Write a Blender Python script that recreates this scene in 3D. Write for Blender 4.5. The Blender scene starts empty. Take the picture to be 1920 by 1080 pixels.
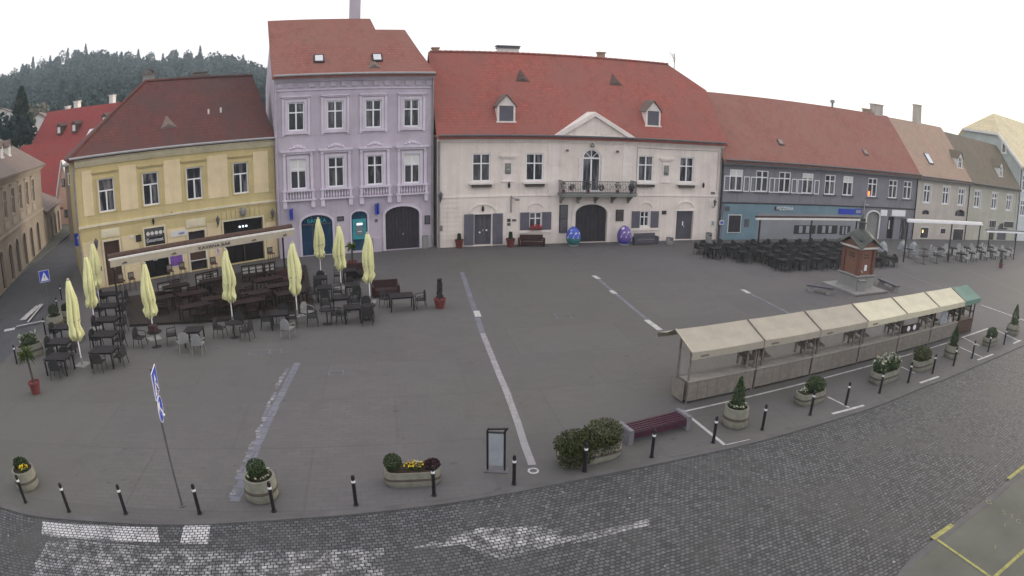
import bpy, math, random
from mathutils import Vector, Matrix
random.seed(11)
PI = math.pi
sc = bpy.context.scene
COL = sc.collection

# ------------------------------------------------------------------ camera model (measured from the photograph)
LA, LB2, LC3, LD4 = 0.7883, 0.1022, -0.1746, 0.1105
PITCH, ROLL, CH = -0.2683, 0.0144, 9.5184
def cam2w(dx, dy, dz):
    c, s = math.cos(ROLL), math.sin(ROLL)
    dx, dy = c*dx - s*dy, s*dx + c*dy
    X, Y, Z = dx, -dz, dy
    c, s = math.cos(PITCH), math.sin(PITCH)
    return Vector((X, c*Y - s*Z, s*Y + c*Z))
def ray(u, v):
    x = (u-960)/960; y = (540-v)/960; r = math.hypot(x, y) + 1e-12
    th = LA*r + LB2*r*r + LC3*r**3 + LD4*r**4
    s = math.sin(th)/r
    return cam2w(s*x, s*y, -math.cos(th))
def G(u, v, z=0.0):                     # surveyed point at height z
    d = ray(u, v); t = (z-CH)/d.z
    return Vector((d.x*t, d.y*t, z))
def HT(P, u, v):                        # height above ground at plan position P
    d = ray(u, v)
    return CH + math.hypot(P[0], P[1])*d.z/math.hypot(d.x, d.y)

cd = bpy.data.cameras.new('camera'); cam = bpy.data.objects.new('camera', cd); COL.objects.link(cam); sc.camera = cam
cd.type = 'PANO'; cd.panorama_type = 'FISHEYE_LENS_POLYNOMIAL'; cd.sensor_width = 36; cd.fisheye_fov = PI
cd.fisheye_polynomial_k0 = 0
cd.fisheye_polynomial_k1 = -LA/18.; cd.fisheye_polynomial_k2 = -LB2/18.**2
cd.fisheye_polynomial_k3 = -LC3/18.**3; cd.fisheye_polynomial_k4 = -LD4/18.**4
cd.clip_start = 0.1; cd.clip_end = 5000
cam.matrix_world = Matrix.Translation((0, 0, CH)) @ Matrix((cam2w(1,0,0), cam2w(0,1,0), cam2w(0,0,1))).transposed().to_4x4()

# ------------------------------------------------------------------ materials
def N(nt, t, **kw):
    n = nt.nodes.new(t)
    for k, v in kw.items():
        if k.startswith('i_'):
            n.inputs[k[2:].replace('_', ' ')].default_value = v
        else: setattr(n, k, v)
    return n
def c4(c): return (c[0], c[1], c[2], 1)
def mix(nt, fac, a, b, mode='MIX'):
    m = nt.nodes.new('ShaderNodeMix'); m.data_type = 'RGBA'; m.blend_type = mode
    for i, val in ((0, fac), (6, a), (7, b)):
        if isinstance(val, (int, float)): m.inputs[i].default_value = val
        elif isinstance(val, tuple): m.inputs[i].default_value = c4(val)
        else: nt.links.new(val, m.inputs[i])
    return m.outputs[2]
def ramp(nt, src, a, b, ca=(0,0,0), cb=(1,1,1)):
    r = nt.nodes.new('ShaderNodeValToRGB'); r.color_ramp.elements[0].position = a; r.color_ramp.elements[1].position = b
    r.color_ramp.elements[0].color = c4(ca); r.color_ramp.elements[1].color = c4(cb)
    nt.links.new(src, r.inputs[0]); return r.outputs[0]
def base(name, rough=.8, spec=.3, metal=0):
    m = bpy.data.materials.new(name); m.use_nodes = True; nt = m.node_tree
    b = nt.nodes['Principled BSDF']; b.inputs['Roughness'].default_value = rough
    b.inputs['Specular IOR Level'].default_value = spec; b.inputs['Metallic'].default_value = metal
    tc = nt.nodes.new('ShaderNodeTexCoord')
    return m, nt, b, tc
def noise(nt, vec, scale, detail=4, rough=.6, scl=None):
    if scl:
        mp = nt.nodes.new('ShaderNodeMapping'); mp.inputs['Scale'].default_value = scl; nt.links.new(vec, mp.inputs[0]); vec = mp.outputs[0]
    n = nt.nodes.new('ShaderNodeTexNoise'); n.inputs['Scale'].default_value = scale; n.inputs['Detail'].default_value = detail; n.inputs['Roughness'].default_value = rough
    nt.links.new(vec, n.inputs['Vector']); return n.outputs['Fac']
def bump(nt, b, h, st=.3, dist=.02):
    bp = nt.nodes.new('ShaderNodeBump'); bp.inputs['Strength'].default_value = st; bp.inputs['Distance'].default_value = dist
    nt.links.new(h, bp.inputs['Height']); nt.links.new(bp.outputs[0], b.inputs['Normal'])
def sh(c, k): return tuple(min(1, max(0, x*k)) for x in c)
def plain(name, col, rough=.6, var=.18, scale=3., spec=.3, metal=0, bmp=0):
    m, nt, b, tc = base(name, rough, spec, metal)
    n = noise(nt, tc.outputs['Object'], scale, 5)
    nt.links.new(mix(nt, ramp(nt, n, .3, .7), sh(col, 1-var), sh(col, 1+var)), b.inputs['Base Color'])
    if bmp: bump(nt, b, noise(nt, tc.outputs['Object'], scale*8), bmp)
    return m
def plaster(name, col, dirt=(.25,.23,.2), amount=.35):
    m, nt, b, tc = base(name, .9, .2); o = tc.outputs['Object']
    c = mix(nt, ramp(nt, noise(nt, o, .7, 6), .3, .72), sh(col, .86), sh(col, 1.08))
    st = ramp(nt, noise(nt, o, 1.0, 7, .72, (2.2, 2.2, .14)), .47, .74)          # vertical rain streaks
    mm = nt.nodes.new('ShaderNodeMath'); mm.operation = 'MULTIPLY'; mm.inputs[1].default_value = amount; nt.links.new(st, mm.inputs[0])
    c = mix(nt, mm.outputs[0], c, dirt)
    c = mix(nt, ramp(nt, noise(nt, o, .9, 8, .75), .56, .7, (0,0,0), (.35,.35,.35)), c, sh(dirt, 1.25))
    c = mix(nt, ramp(nt, noise(nt, o, 9, 3), .35, .75, (0,0,0), (.16,.16,.16)), c, sh(col, .6))
    nt.links.new(c, b.inputs['Base Color']); bump(nt, b, noise(nt, o, 30, 4), .25, .01)
    return m
def tiles(name, col, old, lichen=None):
    m, nt, b, tc = base(name, .85, .25); o = tc.outputs['Object']
    sp = nt.nodes.new('ShaderNodeSeparateXYZ'); nt.links.new(o, sp.inputs[0])
    cb = nt.nodes.new('ShaderNodeCombineXYZ'); nt.links.new(sp.outputs['X'], cb.inputs[0]); nt.links.new(sp.outputs['Z'], cb.inputs[1])
    br = N(nt, 'ShaderNodeTexBrick'); nt.links.new(cb.outputs[0], br.inputs['Vector'])
    br.inputs['Scale'].default_value = 1; br.inputs['Brick Width'].default_value = .24; br.inputs['Row Height'].default_value = .2
    br.inputs['Mortar Size'].default_value = .018; br.inputs['Mortar Smooth'].default_value = .6
    br.inputs['Color1'].default_value = c4(sh(col, .88)); br.inputs['Color2'].default_value = c4(sh(col, 1.12)); br.inputs['Mortar'].default_value = c4(sh(col, .6))
    c = mix(nt, ramp(nt, noise(nt, o, .32, 7, .7), .38, .62), br.outputs['Color'], old)
    c = mix(nt, ramp(nt, noise(nt, o, .8, 8, .8), .57, .68, (0,0,0), (.32,.32,.32)), c, (old[0]*.5, old[1]*.8, old[2]*.7))
    c = mix(nt, ramp(nt, noise(nt, o, 1.5, 5, .7, (1, 1, .35)), .5, .78, (0,0,0), (.6,.6,.6)), c, sh(old, .6))
    if lichen: c = mix(nt, ramp(nt, noise(nt, o, 5, 6, .8), .58, .7, (0,0,0), (.7,.7,.7)), c, lichen)
    nt.links.new(c, b.inputs['Base Color']); bump(nt, b, br.outputs['Fac'], -.5, .03)
    return m
def glassy(name, col=(.018,.02,.026), curtain=(.2,.19,.2)):
    m, nt, b, tc = base(name, .12, .5)
    oi = nt.nodes.new('ShaderNodeObjectInfo')
    ad = nt.nodes.new('ShaderNodeVectorMath'); ad.operation = 'ADD'; nt.links.new(tc.outputs['Object'], ad.inputs[0]); nt.links.new(oi.outputs['Random'], ad.inputs[1])
    n = noise(nt, ad.outputs[0], 1.1, 3, .5, (2.5, 1, .5))
    c = mix(nt, ramp(nt, n, .48, .66), col, curtain)
    fr = nt.nodes.new('ShaderNodeMath'); fr.operation = 'FRACT'; m7 = nt.nodes.new('ShaderNodeMath'); m7.operation = 'MULTIPLY'; m7.inputs[1].default_value = 7.3; nt.links.new(oi.outputs['Random'], m7.inputs[0]); nt.links.new(m7.outputs[0], fr.inputs[0])
    c = mix(nt, ramp(nt, fr.outputs[0], .45, .9, (0,0,0), (.5,.5,.5)), c, sh(curtain, .55))
    nt.links.new(c, b.inputs['Base Color'])
    bump(nt, b, noise(nt, tc.outputs['Object'], 2.0, 1), .05, .05)
    return m
def brickish(name, col, mortar, w, h, ms, var=.25, coord='Object', rot=0, bmp=.4, patch=None, rough=.85, warp=.09):
    m, nt, b, tc = base(name, rough, .3); o = tc.outputs[coord]
    mp = nt.nodes.new('ShaderNodeMapping'); mp.inputs['Rotation'].default_value = (0, 0, rot); nt.links.new(o, mp.inputs[0])
    wn = nt.nodes.new('ShaderNodeTexNoise'); wn.inputs['Scale'].default_value = 1.3; nt.links.new(mp.outputs[0], wn.inputs['Vector'])
    wv = nt.nodes.new('ShaderNodeVectorMath'); wv.operation = 'MULTIPLY_ADD'; wv.inputs[1].default_value = (warp,warp,0); nt.links.new(wn.outputs['Color'], wv.inputs[0]); nt.links.new(mp.outputs[0], wv.inputs[2])
    br = N(nt, 'ShaderNodeTexBrick'); nt.links.new(wv.outputs[0], br.inputs['Vector'])
    br.inputs['Scale'].default_value = 1; br.inputs['Brick Width'].default_value = w; br.inputs['Row Height'].default_value = h
    br.inputs['Mortar Size'].default_value = ms; br.inputs['Mortar Smooth'].default_value = .4; br.inputs['Bias'].default_value = 0
    br.inputs['Color1'].default_value = c4(sh(col, 1-var)); br.inputs['Color2'].default_value = c4(sh(col, 1+var)); br.inputs['Mortar'].default_value = c4(mortar)
    c = br.outputs['Color']
    if patch:
        c = mix(nt, ramp(nt, noise(nt, tc.outputs['Object'], .11, 7, .62), .38, .66), c, patch)
        c = mix(nt, ramp(nt, noise(nt, tc.outputs['Object'], .8, 6, .7), .5, .8, (0,0,0), (.5,.5,.5)), c, sh(col, .68))
        c = mix(nt, ramp(nt, noise(nt, tc.outputs['Object'], .045, 3, .5), .42, .6, (0,0,0), (.6,.6,.6)), c, (patch[0]*.98, patch[1]*1.03, patch[2]*.84))   # broad greener areas at random
        b2 = N(nt, 'ShaderNodeTexBrick'); nt.links.new(mp.outputs[0], b2.inputs['Vector']); b2.inputs['Scale'].default_value = 1; b2.inputs['Brick Width'].default_value = 5.2; b2.inputs['Row Height'].default_value = 3.4; b2.inputs['Mortar Size'].default_value = .05
        b2.inputs['Color1'].default_value = (.955,.955,.955,1); b2.inputs['Color2'].default_value = (1.045,1.045,1.045,1); b2.inputs['Mortar'].default_value = (.94,.94,.94,1); b2.inputs['Bias'].default_value = 0
        c = mix(nt, 1.0, c, b2.outputs['Color'], 'MULTIPLY')                                                                               # fields laid at different times
        c = mix(nt, ramp(nt, noise(nt, tc.outputs['Object'], .5, 9, .8), .58, .66, (0,0,0), (.3,.3,.3)), c, sh(col, .55))                # damp stains
        c = mix(nt, ramp(nt, noise(nt, tc.outputs['Object'], 2.2, 2, .4), .70, .74, (0,0,0), (.45,.45,.45)), c, sh(col, .5))            # gum and oil spots
    nt.links.new(c, b.inputs['Base Color'])
    if bmp: bump(nt, b, br.outputs['Fac'], -bmp, .02)
    return m, nt, b, br, tc
M = {}
M['th'] = plaster('cream_plaster', (.79,.71,.65), (.33,.28,.25), .3)
M['thtrim'] = plaster('cream_trim', (.82,.75,.70), (.3,.27,.25), .25)
M['pu'] = plaster('lilac_plaster', (.52,.465,.53), (.3,.28,.36), .35)
M['putrim'] = plaster('lilac_trim', (.66,.60,.68), (.33,.31,.38), .3)
M['ye'] = plaster('ochre_plaster', (.60,.50,.26), (.33,.28,.16), .3)
M['yep'] = plaster('pale_yellow_plaster', (.78,.645,.41), (.4,.34,.24), .25)
M['yetrim'] = plaster('yellow_trim', (.74,.68,.5), (.35,.3,.2), .25)
M['bl'] = plaster('bluegrey_plaster', (.23,.222,.25), (.13,.13,.16), .55)
M['teal'] = plaster('teal_plaster', (.17,.26,.31), (.2,.3,.36), .25)
M['be'] = plaster('beige_plaster', (.52,.47,.42), (.25,.24,.22), .35)
M['ol'] = plaster('sand_plaster', (.46,.45,.38), (.24,.24,.2), .35)
M['pale'] = plaster('pale_plaster', (.6,.64,.64), (.3,.33,.33), .2)
M['lowf'] = plaster('pale_grey_facing', (.27,.28,.30), (.16,.16,.17), .3)
M['gg'] = plaster('grey_green_plaster', (.42,.47,.45), (.28,.3,.3), .25)
M['lb'] = plaster('grey_brown_plaster', (.30,.255,.205), (.18,.16,.14), .5)
M['lbtrim'] = plaster('grey_brown_trim', (.36,.31,.26), (.2,.18,.16), .4)
M['pink'] = plaster('salmon_plaster', (.6,.36,.27), (.35,.25,.2), .3)
M['white'] = plain('white_paint', (.8,.8,.83), .45, .05)
M['offwhite'] = plain('offwhite_paint', (.68,.67,.64), .5, .08)
M['glass'] = glassy('window_glass')
M['glassblue'] = glassy('blue_glass', (.02,.05,.10), (.03,.09,.15))
M['dark'] = plain('dark_wood', (.035,.03,.037), .6, .25)
M['greydoor'] = plain('grey_painted_wood', (.085,.08,.10), .6, .12, 2)
M['shutter'] = plain('grey_shutter', (.12,.115,.145), .6, .1, 2)
M['black'] = plain('black_metal', (.016,.016,.018), .45, .2)
M['blackp'] = plain('black_plastic', (.03,.031,.034), .5, .2)
M['iron'] = plain('grey_iron', (.10,.10,.11), .5, .2)
M['alu'] = plain('aluminium', (.55,.56,.58), .35, .1, 3, .5, .6)
M['brown'] = plain('brown_wood', (.075,.042,.032), .6, .3, 5)
M['deck'] = brickish('deck_boards', (.034,.026,.023), (.010,.008,.007), 3.0, .14, .012, .2, rot=.75)[0]
M['greywood'] = plain('weathered_wood', (.20,.18,.158), .85, .2, 4, bmp=.3)
M['greywood2'] = plain('weathered_frame_wood', (.19,.16,.145), .85, .25, 4, bmp=.3)
M['copper'] = plain('dull_metal_pipe', (.22,.21,.22), .5, .2)
M['gutter'] = plain('zinc_gutter', (.33,.33,.34), .5, .12)
M['redtile'] = tiles('red_roof_tiles', (.325,.094,.074), (.26,.10,.082))
M['redtile2'] = tiles('weathered_red_tiles', (.285,.112,.09), (.26,.125,.10))
M['browntile'] = tiles('brown_roof_tiles', (.145,.052,.046), (.095,.052,.048))
M['redtile3'] = tiles('bright_red_tiles', (.27,.042,.038), (.21,.045,.042))
M['greytile'] = tiles('grey_brown_tiles', (.20,.15,.13), (.15,.125,.11))
M['beigetile'] = tiles('faded_pink_tiles', (.40,.27,.20), (.34,.245,.19))
M['olivetile'] = tiles('mossy_brown_tiles', (.20,.155,.115), (.15,.13,.095), (.2,.2,.12))
M['yellowtile'] = tiles('glare_yellow_roof_tiles', (.72,.62,.40), (.62,.54,.36))  # yellow glare on the roof is put into the tile colour
M['copperroof'] = plain('aged_copper', (.055,.062,.055), .6, .3, 3, .4)
M['stone'] = plaster('grey_stone', (.27,.27,.26), (.16,.16,.15), .4)
M['concrete'] = plain('planter_concrete', (.205,.205,.165), .9, .2, 5, bmp=.3)
M['band'] = plain('planter_band', (.085,.07,.06), .8, .2)
M['soil'] = plain('soil', (.05,.035,.025), .95, .3, 8)
M['terracotta'] = plain('terracotta', (.14,.036,.036), .8, .2, 4)
M['maroon'] = plain('maroon_paint', (.055,.018,.031), .55, .2, 4)
M['benchstone'] = plain('bench_concrete', (.17,.167,.18), .9, .15, 6, bmp=.2)
M['bollard'] = plain('bollard_black', (.018,.017,.02), .4, .2)
M['refl'] = plain('reflective_band', (.7,.7,.72), .4, .05)
M['signblue'] = plain('sign_blue', (.03,.055,.42), .4, .08)
M['signyel'] = plain('sign_yellow', (.55,.5,.12), .4, .05)
M['teald'] = plain('teal_panel', (.05,.32,.36), .4, .1)
M['tealg'] = plain('cash_machine_grey', (.16,.2,.22), .4, .15)
M['purple'] = plain('purple_poster', (.2,.09,.36), .5, .3, 5)
M['poster'] = plain('pale_poster', (.5,.35,.38), .5, .4, 6)
M['board'] = plain('glazed_board', (.30,.32,.35), .3, .15, 2, .5)
M['valance'] = plain('cream_valance', (.42,.375,.30), .8, .08)
M['marking'] = plain('white_marking', (.43,.43,.43), .7, .3, 3.5)
M['redflower'] = plain('red_flowers', (.5,.03,.06), .7, .3, 9)
M['yelflower'] = plain('yellow_flowers', (.7,.5,.03), .7, .3, 9)
M['whiteflower'] = plain('white_flowers', (.34,.36,.27), .7, .1, 9)
M['wine'] = plain('plum_fabric', (.045,.022,.023), .8, .2)
M['blackp2'] = plain('dark_grey_vent', (.09,.055,.05), .8, .2)
M['table'] = plain('dark_table', (.026,.023,.026), .7, .2, 3, .12)
M['wicker'] = plain('black_wicker', (.03,.03,.031), .8, .4, 40, bmp=.5)
M['palechair'] = plain('pale_chair', (.22,.225,.225), .5, .15)
M['whitechair'] = plain('white_chair', (.40,.41,.40), .5, .1)
M['darkwoodf'] = plain('dark_furniture_wood', (.028,.019,.017), .75, .3, 6, .12)
M['cushion'] = plain('light_cushion', (.55,.55,.5), .8, .1)
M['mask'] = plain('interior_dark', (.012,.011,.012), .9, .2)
def fabric(name, col, fold=.5, trans=0):
    m, nt, b, tc = base(name, .85, .15); o = tc.outputs['Object']
    nt.links.new(mix(nt, ramp(nt, noise(nt, o, 1.3, 6, .7), .3, .75), sh(col, .84), sh(col, 1.07)), b.inputs['Base Color'])
    bump(nt, b, noise(nt, o, 3, 5), fold, .05)
    return m
M['umb'] = fabric('pale_yellow_canvas', (.74,.735,.40), .8)
M['umbrella_tip'] = M['valance']
M['ctop'] = plain('pale_counter_top', (.33,.31,.28), .7, .15, 3)
M['canvas'] = fabric('cream_canvas', (.37,.34,.28), .4)
M['canvas2'] = fabric('light_cream_canvas', (.55,.52,.395), .4)
M['greencanvas'] = fabric('grey_green_canvas', (.15,.235,.20), .4)
def clear(name):
    m, nt, b, tc = base(name, .25, .4)
    b.inputs['Base Color'].default_value = (.62,.58,.52,1); b.inputs['Alpha'].default_value = .3
    n = noise(nt, tc.outputs['Object'], 2.5, 5)
    nt.links.new(ramp(nt, n, .3, .8, (.07,.07,.07), (.26,.26,.26)), b.inputs['Alpha'])
    return m
M['plastic'] = clear('clear_plastic_sheet')
def leafm(name, c1, c2, sc_=2.):
    m, nt, b, tc = base(name, .7, .25); o = tc.outputs['Object']
    oi = nt.nodes.new('ShaderNodeObjectInfo')
    n = noise(nt, o, sc_, 5, .7)
    c = mix(nt, ramp(nt, n, .35, .68), c1, c2)
    hs = nt.nodes.new('ShaderNodeHueSaturation'); nt.links.new(c, hs.inputs['Color'])
    mr = nt.nodes.new('ShaderNodeMapRange'); mr.inputs[3].default_value = .75; mr.inputs[4].default_value = 1.25; nt.links.new(oi.outputs['Random'], mr.inputs[0]); nt.links.new(mr.outputs[0], hs.inputs['Value'])
    nt.links.new(hs.outputs[0], b.inputs['Base Color']); return m
M['box'] = leafm('box_leaves', (.022,.042,.015), (.06,.09,.033), 9)
M['bush'] = leafm('juniper_leaves', (.03,.038,.013), (.075,.085,.03), 3)
M['palm'] = leafm('yucca_leaves', (.05,.09,.03), (.13,.17,.05), 3)
M['forest'] = leafm('hazy_forest_leaves', (.004,.018,.018), (.015,.035,.031), .05)  # leaf colour carries part of the hill's blue haze tint
M['conif'] = leafm('conifer_needles', (.012,.03,.02), (.03,.055,.03), .4)
M['bare'] = leafm('spring_twigs', (.10,.10,.08), (.17,.16,.12), .4)
M['bark'] = plain('bark', (.06,.05,.045), .9, .3, 6)
M['grass'] = plain('hillside', (.05,.065,.035), .95, .3, .05)
M['plaza'], nt, b, br, tc = brickish('plaza_paving', (.112,.106,.109), (.091,.086,.088), .42, .21, .014, .07, rot=-.2, bmp=.15, patch=(.104,.100,.104))
M['asphalt'] = plain('asphalt', (.075,.077,.085), .9, .15, .9, bmp=.2)
M['asphalt2'] = plain('worn_asphalt', (.105,.108,.092), .9, .18, .6, bmp=.2)
M['kerb'] = plain('kerb_stone', (.10,.098,.098), .9, .2, 1.2, bmp=.2)
M['strip'] = brickish('pale_stone_strip', (.27,.262,.285), (.16,.16,.17), .55, .3, .02, .22, patch=(.27,.26,.29))[0]
M['stripd'] = plain('worn_pale_stone', (.19,.19,.205), .9, .25, 6)
M['strip2'] = brickish('blueish_strip', (.15,.155,.185), (.10,.10,.12), .8, .4, .02, .12)[0]
def cobble(name, paint, ps=1.7):
    m, nt, b, br, tc = brickish(name, (.083,.086,.090), (.018,.018,.020), .145, .115, .016, .38, coord='UV', bmp=.9, rough=.75, warp=.13)
    o = tc.outputs['Object']; c = br.outputs['Color']
    c = mix(nt, ramp(nt, noise(nt, o, .35, 7, .7), .5, .64, (0,0,0), (.75,.75,.75)), c, (.066,.066,.065))     # patches of dust-filled joints
    c = mix(nt, ramp(nt, noise(nt, o, 6.0, 3, .6), .69, .74), c, (.3,.3,.31))                                   # pale worn stones
    if paint:
        pn = ramp(nt, noise(nt, o, ps, 9, .78), .5-paint, .5-paint+.2)
        inv = nt.nodes.new('ShaderNodeMath'); inv.operation = 'SUBTRACT'; inv.inputs[0].default_value = 1.0; nt.links.new(br.outputs['Fac'], inv.inputs[1])
        mu = nt.nodes.new('ShaderNodeMath'); mu.operation = 'MULTIPLY'; nt.links.new(pn, mu.inputs[0]); nt.links.new(inv.outputs[0], mu.inputs[1])
        c = mix(nt, mu.outputs[0], c, (.5,.5,.51))
    nt.links.new(c, b.inputs['Base Color'])
    return m
M['cobble'] = cobble('cobblestones', 0)
M['cobpaint'] = cobble('painted_cobblestones', .17)
M['cobarrow'] = cobble('worn_arrow_cobblestones', .07, 2.6)
M['cobworn'] = cobble('worn_painted_cobblestones', .035, 2.6)
M['yelpaint'] = plain('yellow_marking', (.27,.265,.085), .8, .35, 5)
M['faintpaint'] = plain('faded_yellow_marking', (.20,.20,.12), .8, .3, 9)
def brickwall(name):
    return brickish(name, (.36,.15,.085), (.3,.22,.17), .25, .08, .012, .25, rot=0)[0]
M['brick'] = plain('orange_brick', (.20,.10,.07), .85, .22, 7, bmp=.4)
M['brickd'] = plain('dark_brick_pilaster', (.15,.062,.05), .85, .22, 7, bmp=.4)
def eggm(name, cs, scale):
    m, nt, b, tc = base(name, .4, .4); o = tc.outputs['Object']
    vo = nt.nodes.new('ShaderNodeTexVoronoi'); vo.inputs['Scale'].default_value = scale; nt.links.new(o, vo.inputs['Vector'])
    c = mix(nt, ramp(nt, vo.outputs['Distance'], .25, .3), cs[1], cs[0])
    sp = nt.nodes.new('ShaderNodeSeparateXYZ'); nt.links.new(o, sp.inputs[0])
    c = mix(nt, ramp(nt, sp.outputs['Z'], cs[3], cs[3]+.04), cs[2], c)
    nt.links.new(c, b.inputs['Base Color']); return m
M['egga'] = eggm('blue_green_egg_paint', ((.06,.10,.45), (.25,.35,.75), (.04,.17,.18), .62), 2.3)
M['eggb'] = eggm('purple_white_egg_paint', ((.13,.08,.3), (.6,.58,.75), (.06,.06,.4), .35), 2.0)
def emis(name, col, st):
    m, nt, b, tc = base(name); b.inputs['Base Color'].default_value = c4(col); b.inputs['Emission Color'].default_value = c4(col); b.inputs['Emission Strength'].default_value = st; return m
M['lit'] = emis('lit_screen', (.75,.85,1.), 1.2)
M['litw'] = emis('warm_lamp', (1.,.62,.2), 1.4)
M['lito'] = emis('orange_neon', (1.,.2,.05), 1.2)

# ------------------------------------------------------------------ mesh builder
class MB:
    def __init__(s): s.v = []; s.f = []; s.mi = []; s.uv = {}
    def add(s, vs, fs, m=0):
        o = len(s.v); s.v += [tuple(p) for p in vs]
        for f in fs: s.f.append(tuple(o+i for i in f)); s.mi.append(m)
        return s
    def box(s, x0, x1, y0, y1, z0, z1, m=0):
        return s.add([(x0,y0,z0),(x1,y0,z0),(x1,y1,z0),(x0,y1,z0),(x0,y0,z1),(x1,y0,z1),(x1,y1,z1),(x0,y1,z1)],
              [(0,3,2,1),(4,5,6,7),(0,1,5,4),(1,2,6,5),(2,3,7,6),(3,0,4,7)], m)
    def taper(s, cx, cy, z0, z1, w0, d0, w1, d1, m=0):
        a = [(cx-w0/2,cy-d0/2,z0),(cx+w0/2,cy-d0/2,z0),(cx+w0/2,cy+d0/2,z0),(cx-w0/2,cy+d0/2,z0),(cx-w1/2,cy-d1/2,z1),(cx+w1/2,cy-d1/2,z1),(cx+w1/2,cy+d1/2,z1),(cx-w1/2,cy+d1/2,z1)]
        return s.add(a, [(0,3,2,1),(4,5,6,7),(0,1,5,4),(1,2,6,5),(2,3,7,6),(3,0,4,7)], m)
    def beam(s, p, q, w, h=None, m=0):
        h = h or w; p = Vector(p); q = Vector(q); d = (q-p).normalized()
        up = Vector((0,0,1)) if abs(d.z) < .95 else Vector((0,1,0))
        a = d.cross(up).normalized()*w/2; b = a.cross(d).normalized()*h/2
        vs = [p-a-b, p+a-b, p+a+b, p-a+b, q-a-b, q+a-b, q+a+b, q-a+b]
        return s.add(vs, [(0,3,2,1),(4,5,6,7),(0,1,5,4),(1,2,6,5),(2,3,7,6),(3,0,4,7)], m)
    def tube(s, p, q, r0, r1=None, n=8, m=0):
        r1 = r0 if r1 is None else r1; p = Vector(p); q = Vector(q); d = (q-p).normalized()
        up = Vector((0,0,1)) if abs(d.z) < .95 else Vector((0,1,0))
        a = d.cross(up).normalized(); b = a.cross(d)
        vs = [p+(a*math.cos(2*PI*i/n)+b*math.sin(2*PI*i/n))*r0 for i in range(n)]+[q+(a*math.cos(2*PI*i/n)+b*math.sin(2*PI*i/n))*r1 for i in range(n)]
        return s.add(vs, [(i,(i+1)%n,n+(i+1)%n,n+i) for i in range(n)]+[tuple(range(n))[::-1], tuple(range(n,2*n))], m)
    def path(s, pts, r, n=6, m=0):
        for a, b in zip(pts, pts[1:]): s.tube(a, b, r, r, n, m)
        return s
    def lathe(s, prof, c=(0,0,0), n=16, m=0, sx=1, sy=1):
        vs = []; fs = []
        for r, z in prof:
            for i in range(n): t = 2*PI*i/n; vs.append((c[0]+r*math.cos(t)*sx, c[1]+r*math.sin(t)*sy, c[2]+z))
        for k in range(len(prof)-1):
            for i in range(n): fs.append((k*n+i, k*n+(i+1)%n, (k+1)*n+(i+1)%n, (k+1)*n+i))
        fs.append(tuple(range(n))[::-1]); fs.append(tuple((len(prof)-1)*n+i for i in range(n)))
        return s.add(vs, fs, m)
    def prism(s, pts, y0, y1, m=0):          # pts in xz, extruded along y
        n = len(pts)
        vs = [(x,y0,z) for x,z in pts]+[(x,y1,z) for x,z in pts]
        return s.add(vs, [tuple(range(n)), tuple(range(n,2*n))[::-1]]+[(i,n+i,n+(i+1)%n,(i+1)%n) for i in range(n)], m)
    def slab(s, pts, off, m=0):              # planar polygon (3D) thickened by the vector off
        n = len(pts); off = Vector(off); pts = [Vector(p) for p in pts]
        return s.add(pts+[p+off for p in pts], [tuple(range(n)), tuple(range(n,2*n))[::-1]]+[(i,n+i,n+(i+1)%n,(i+1)%n) for i in range(n)], m)
    def flat(s, pts, z0, z1, m=0):           # plan polygon extruded vertically
        return s.slab([(p[0],p[1],z1) for p in pts], (0,0,z0-z1), m)
    def build(s, name, mats, parent=None, smooth=False, loc=None, rz=0):
        me = bpy.data.meshes.new(name); me.from_pydata([tuple(v) for v in s.v], [], s.f)
        if not isinstance(mats, (list, tuple)): mats = [mats]
        for mm in mats: me.materials.append(M[mm] if isinstance(mm, str) else mm)
        me.polygons.foreach_set('material_index', s.mi)
        if smooth: me.polygons.foreach_set('use_smooth', [True]*len(me.polygons))
        import bmesh
        if len(s.f) < 4000:
            bm = bmesh.new(); bm.from_mesh(me); bmesh.ops.recalc_face_normals(bm, faces=bm.faces); bm.to_mesh(me); bm.free()
        me.update()
        o = bpy.data.objects.new(name, me); COL.objects.link(o)
        if parent is not None: o.parent = parent
        if loc is not None: o.location = loc
        o.rotation_euler.z = rz
        if smooth and len(s.f) < 20000:
            try: me.set_sharp_from_angle(angle=math.radians(40))
            except Exception: pass
        return o
def tag(o, label=None, cat=None, group=None, kind=None):
    if label: o['label'] = label
    if cat: o['category'] = cat
    if group: o['group'] = group
    if kind: o['kind'] = kind
    return o
def empty(name, loc, rz=0, label=None, cat=None, group=None):
    o = bpy.data.objects.new(name, None); COL.objects.link(o); o.location = loc; o.rotation_euler.z = rz
    o.empty_display_size = .2
    return tag(o, label, cat, group)
def copy_tree(o, parent=None):
    c = o.copy(); COL.objects.link(c)
    if parent is not None: c.parent = parent
    for ch in [k for k in KIDS.get(o.name, [])]: copy_tree(ch, c)
    return c
KIDS = {}
def register(root):                       # note the children once so that copies can be made quickly
    for o in list(COL.objects):
        if o.parent: KIDS.setdefault(o.parent.name, [])
    def rec(o):
        ch = [k for k in o.children]; KIDS[o.name] = ch
        for k in ch: rec(k)
    rec(root); return root
class Pool:                               # first use places the built thing, later uses place copies
    def __init__(s, root): s.root = register(root); s.used = False
    def put(s, loc, rz, label, group=None, sc_=None):
        if s.used: o = copy_tree(s.root)
        else: o = s.root; s.used = True
        o.location = (loc[0], loc[1], loc[2] if len(loc) > 2 else 0); o.rotation_euler = (0, 0, rz)
        if sc_: o.scale = (sc_, sc_, sc_) if not isinstance(sc_, tuple) else sc_
        o['label'] = label
        if group: o['group'] = group
        return o
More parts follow.
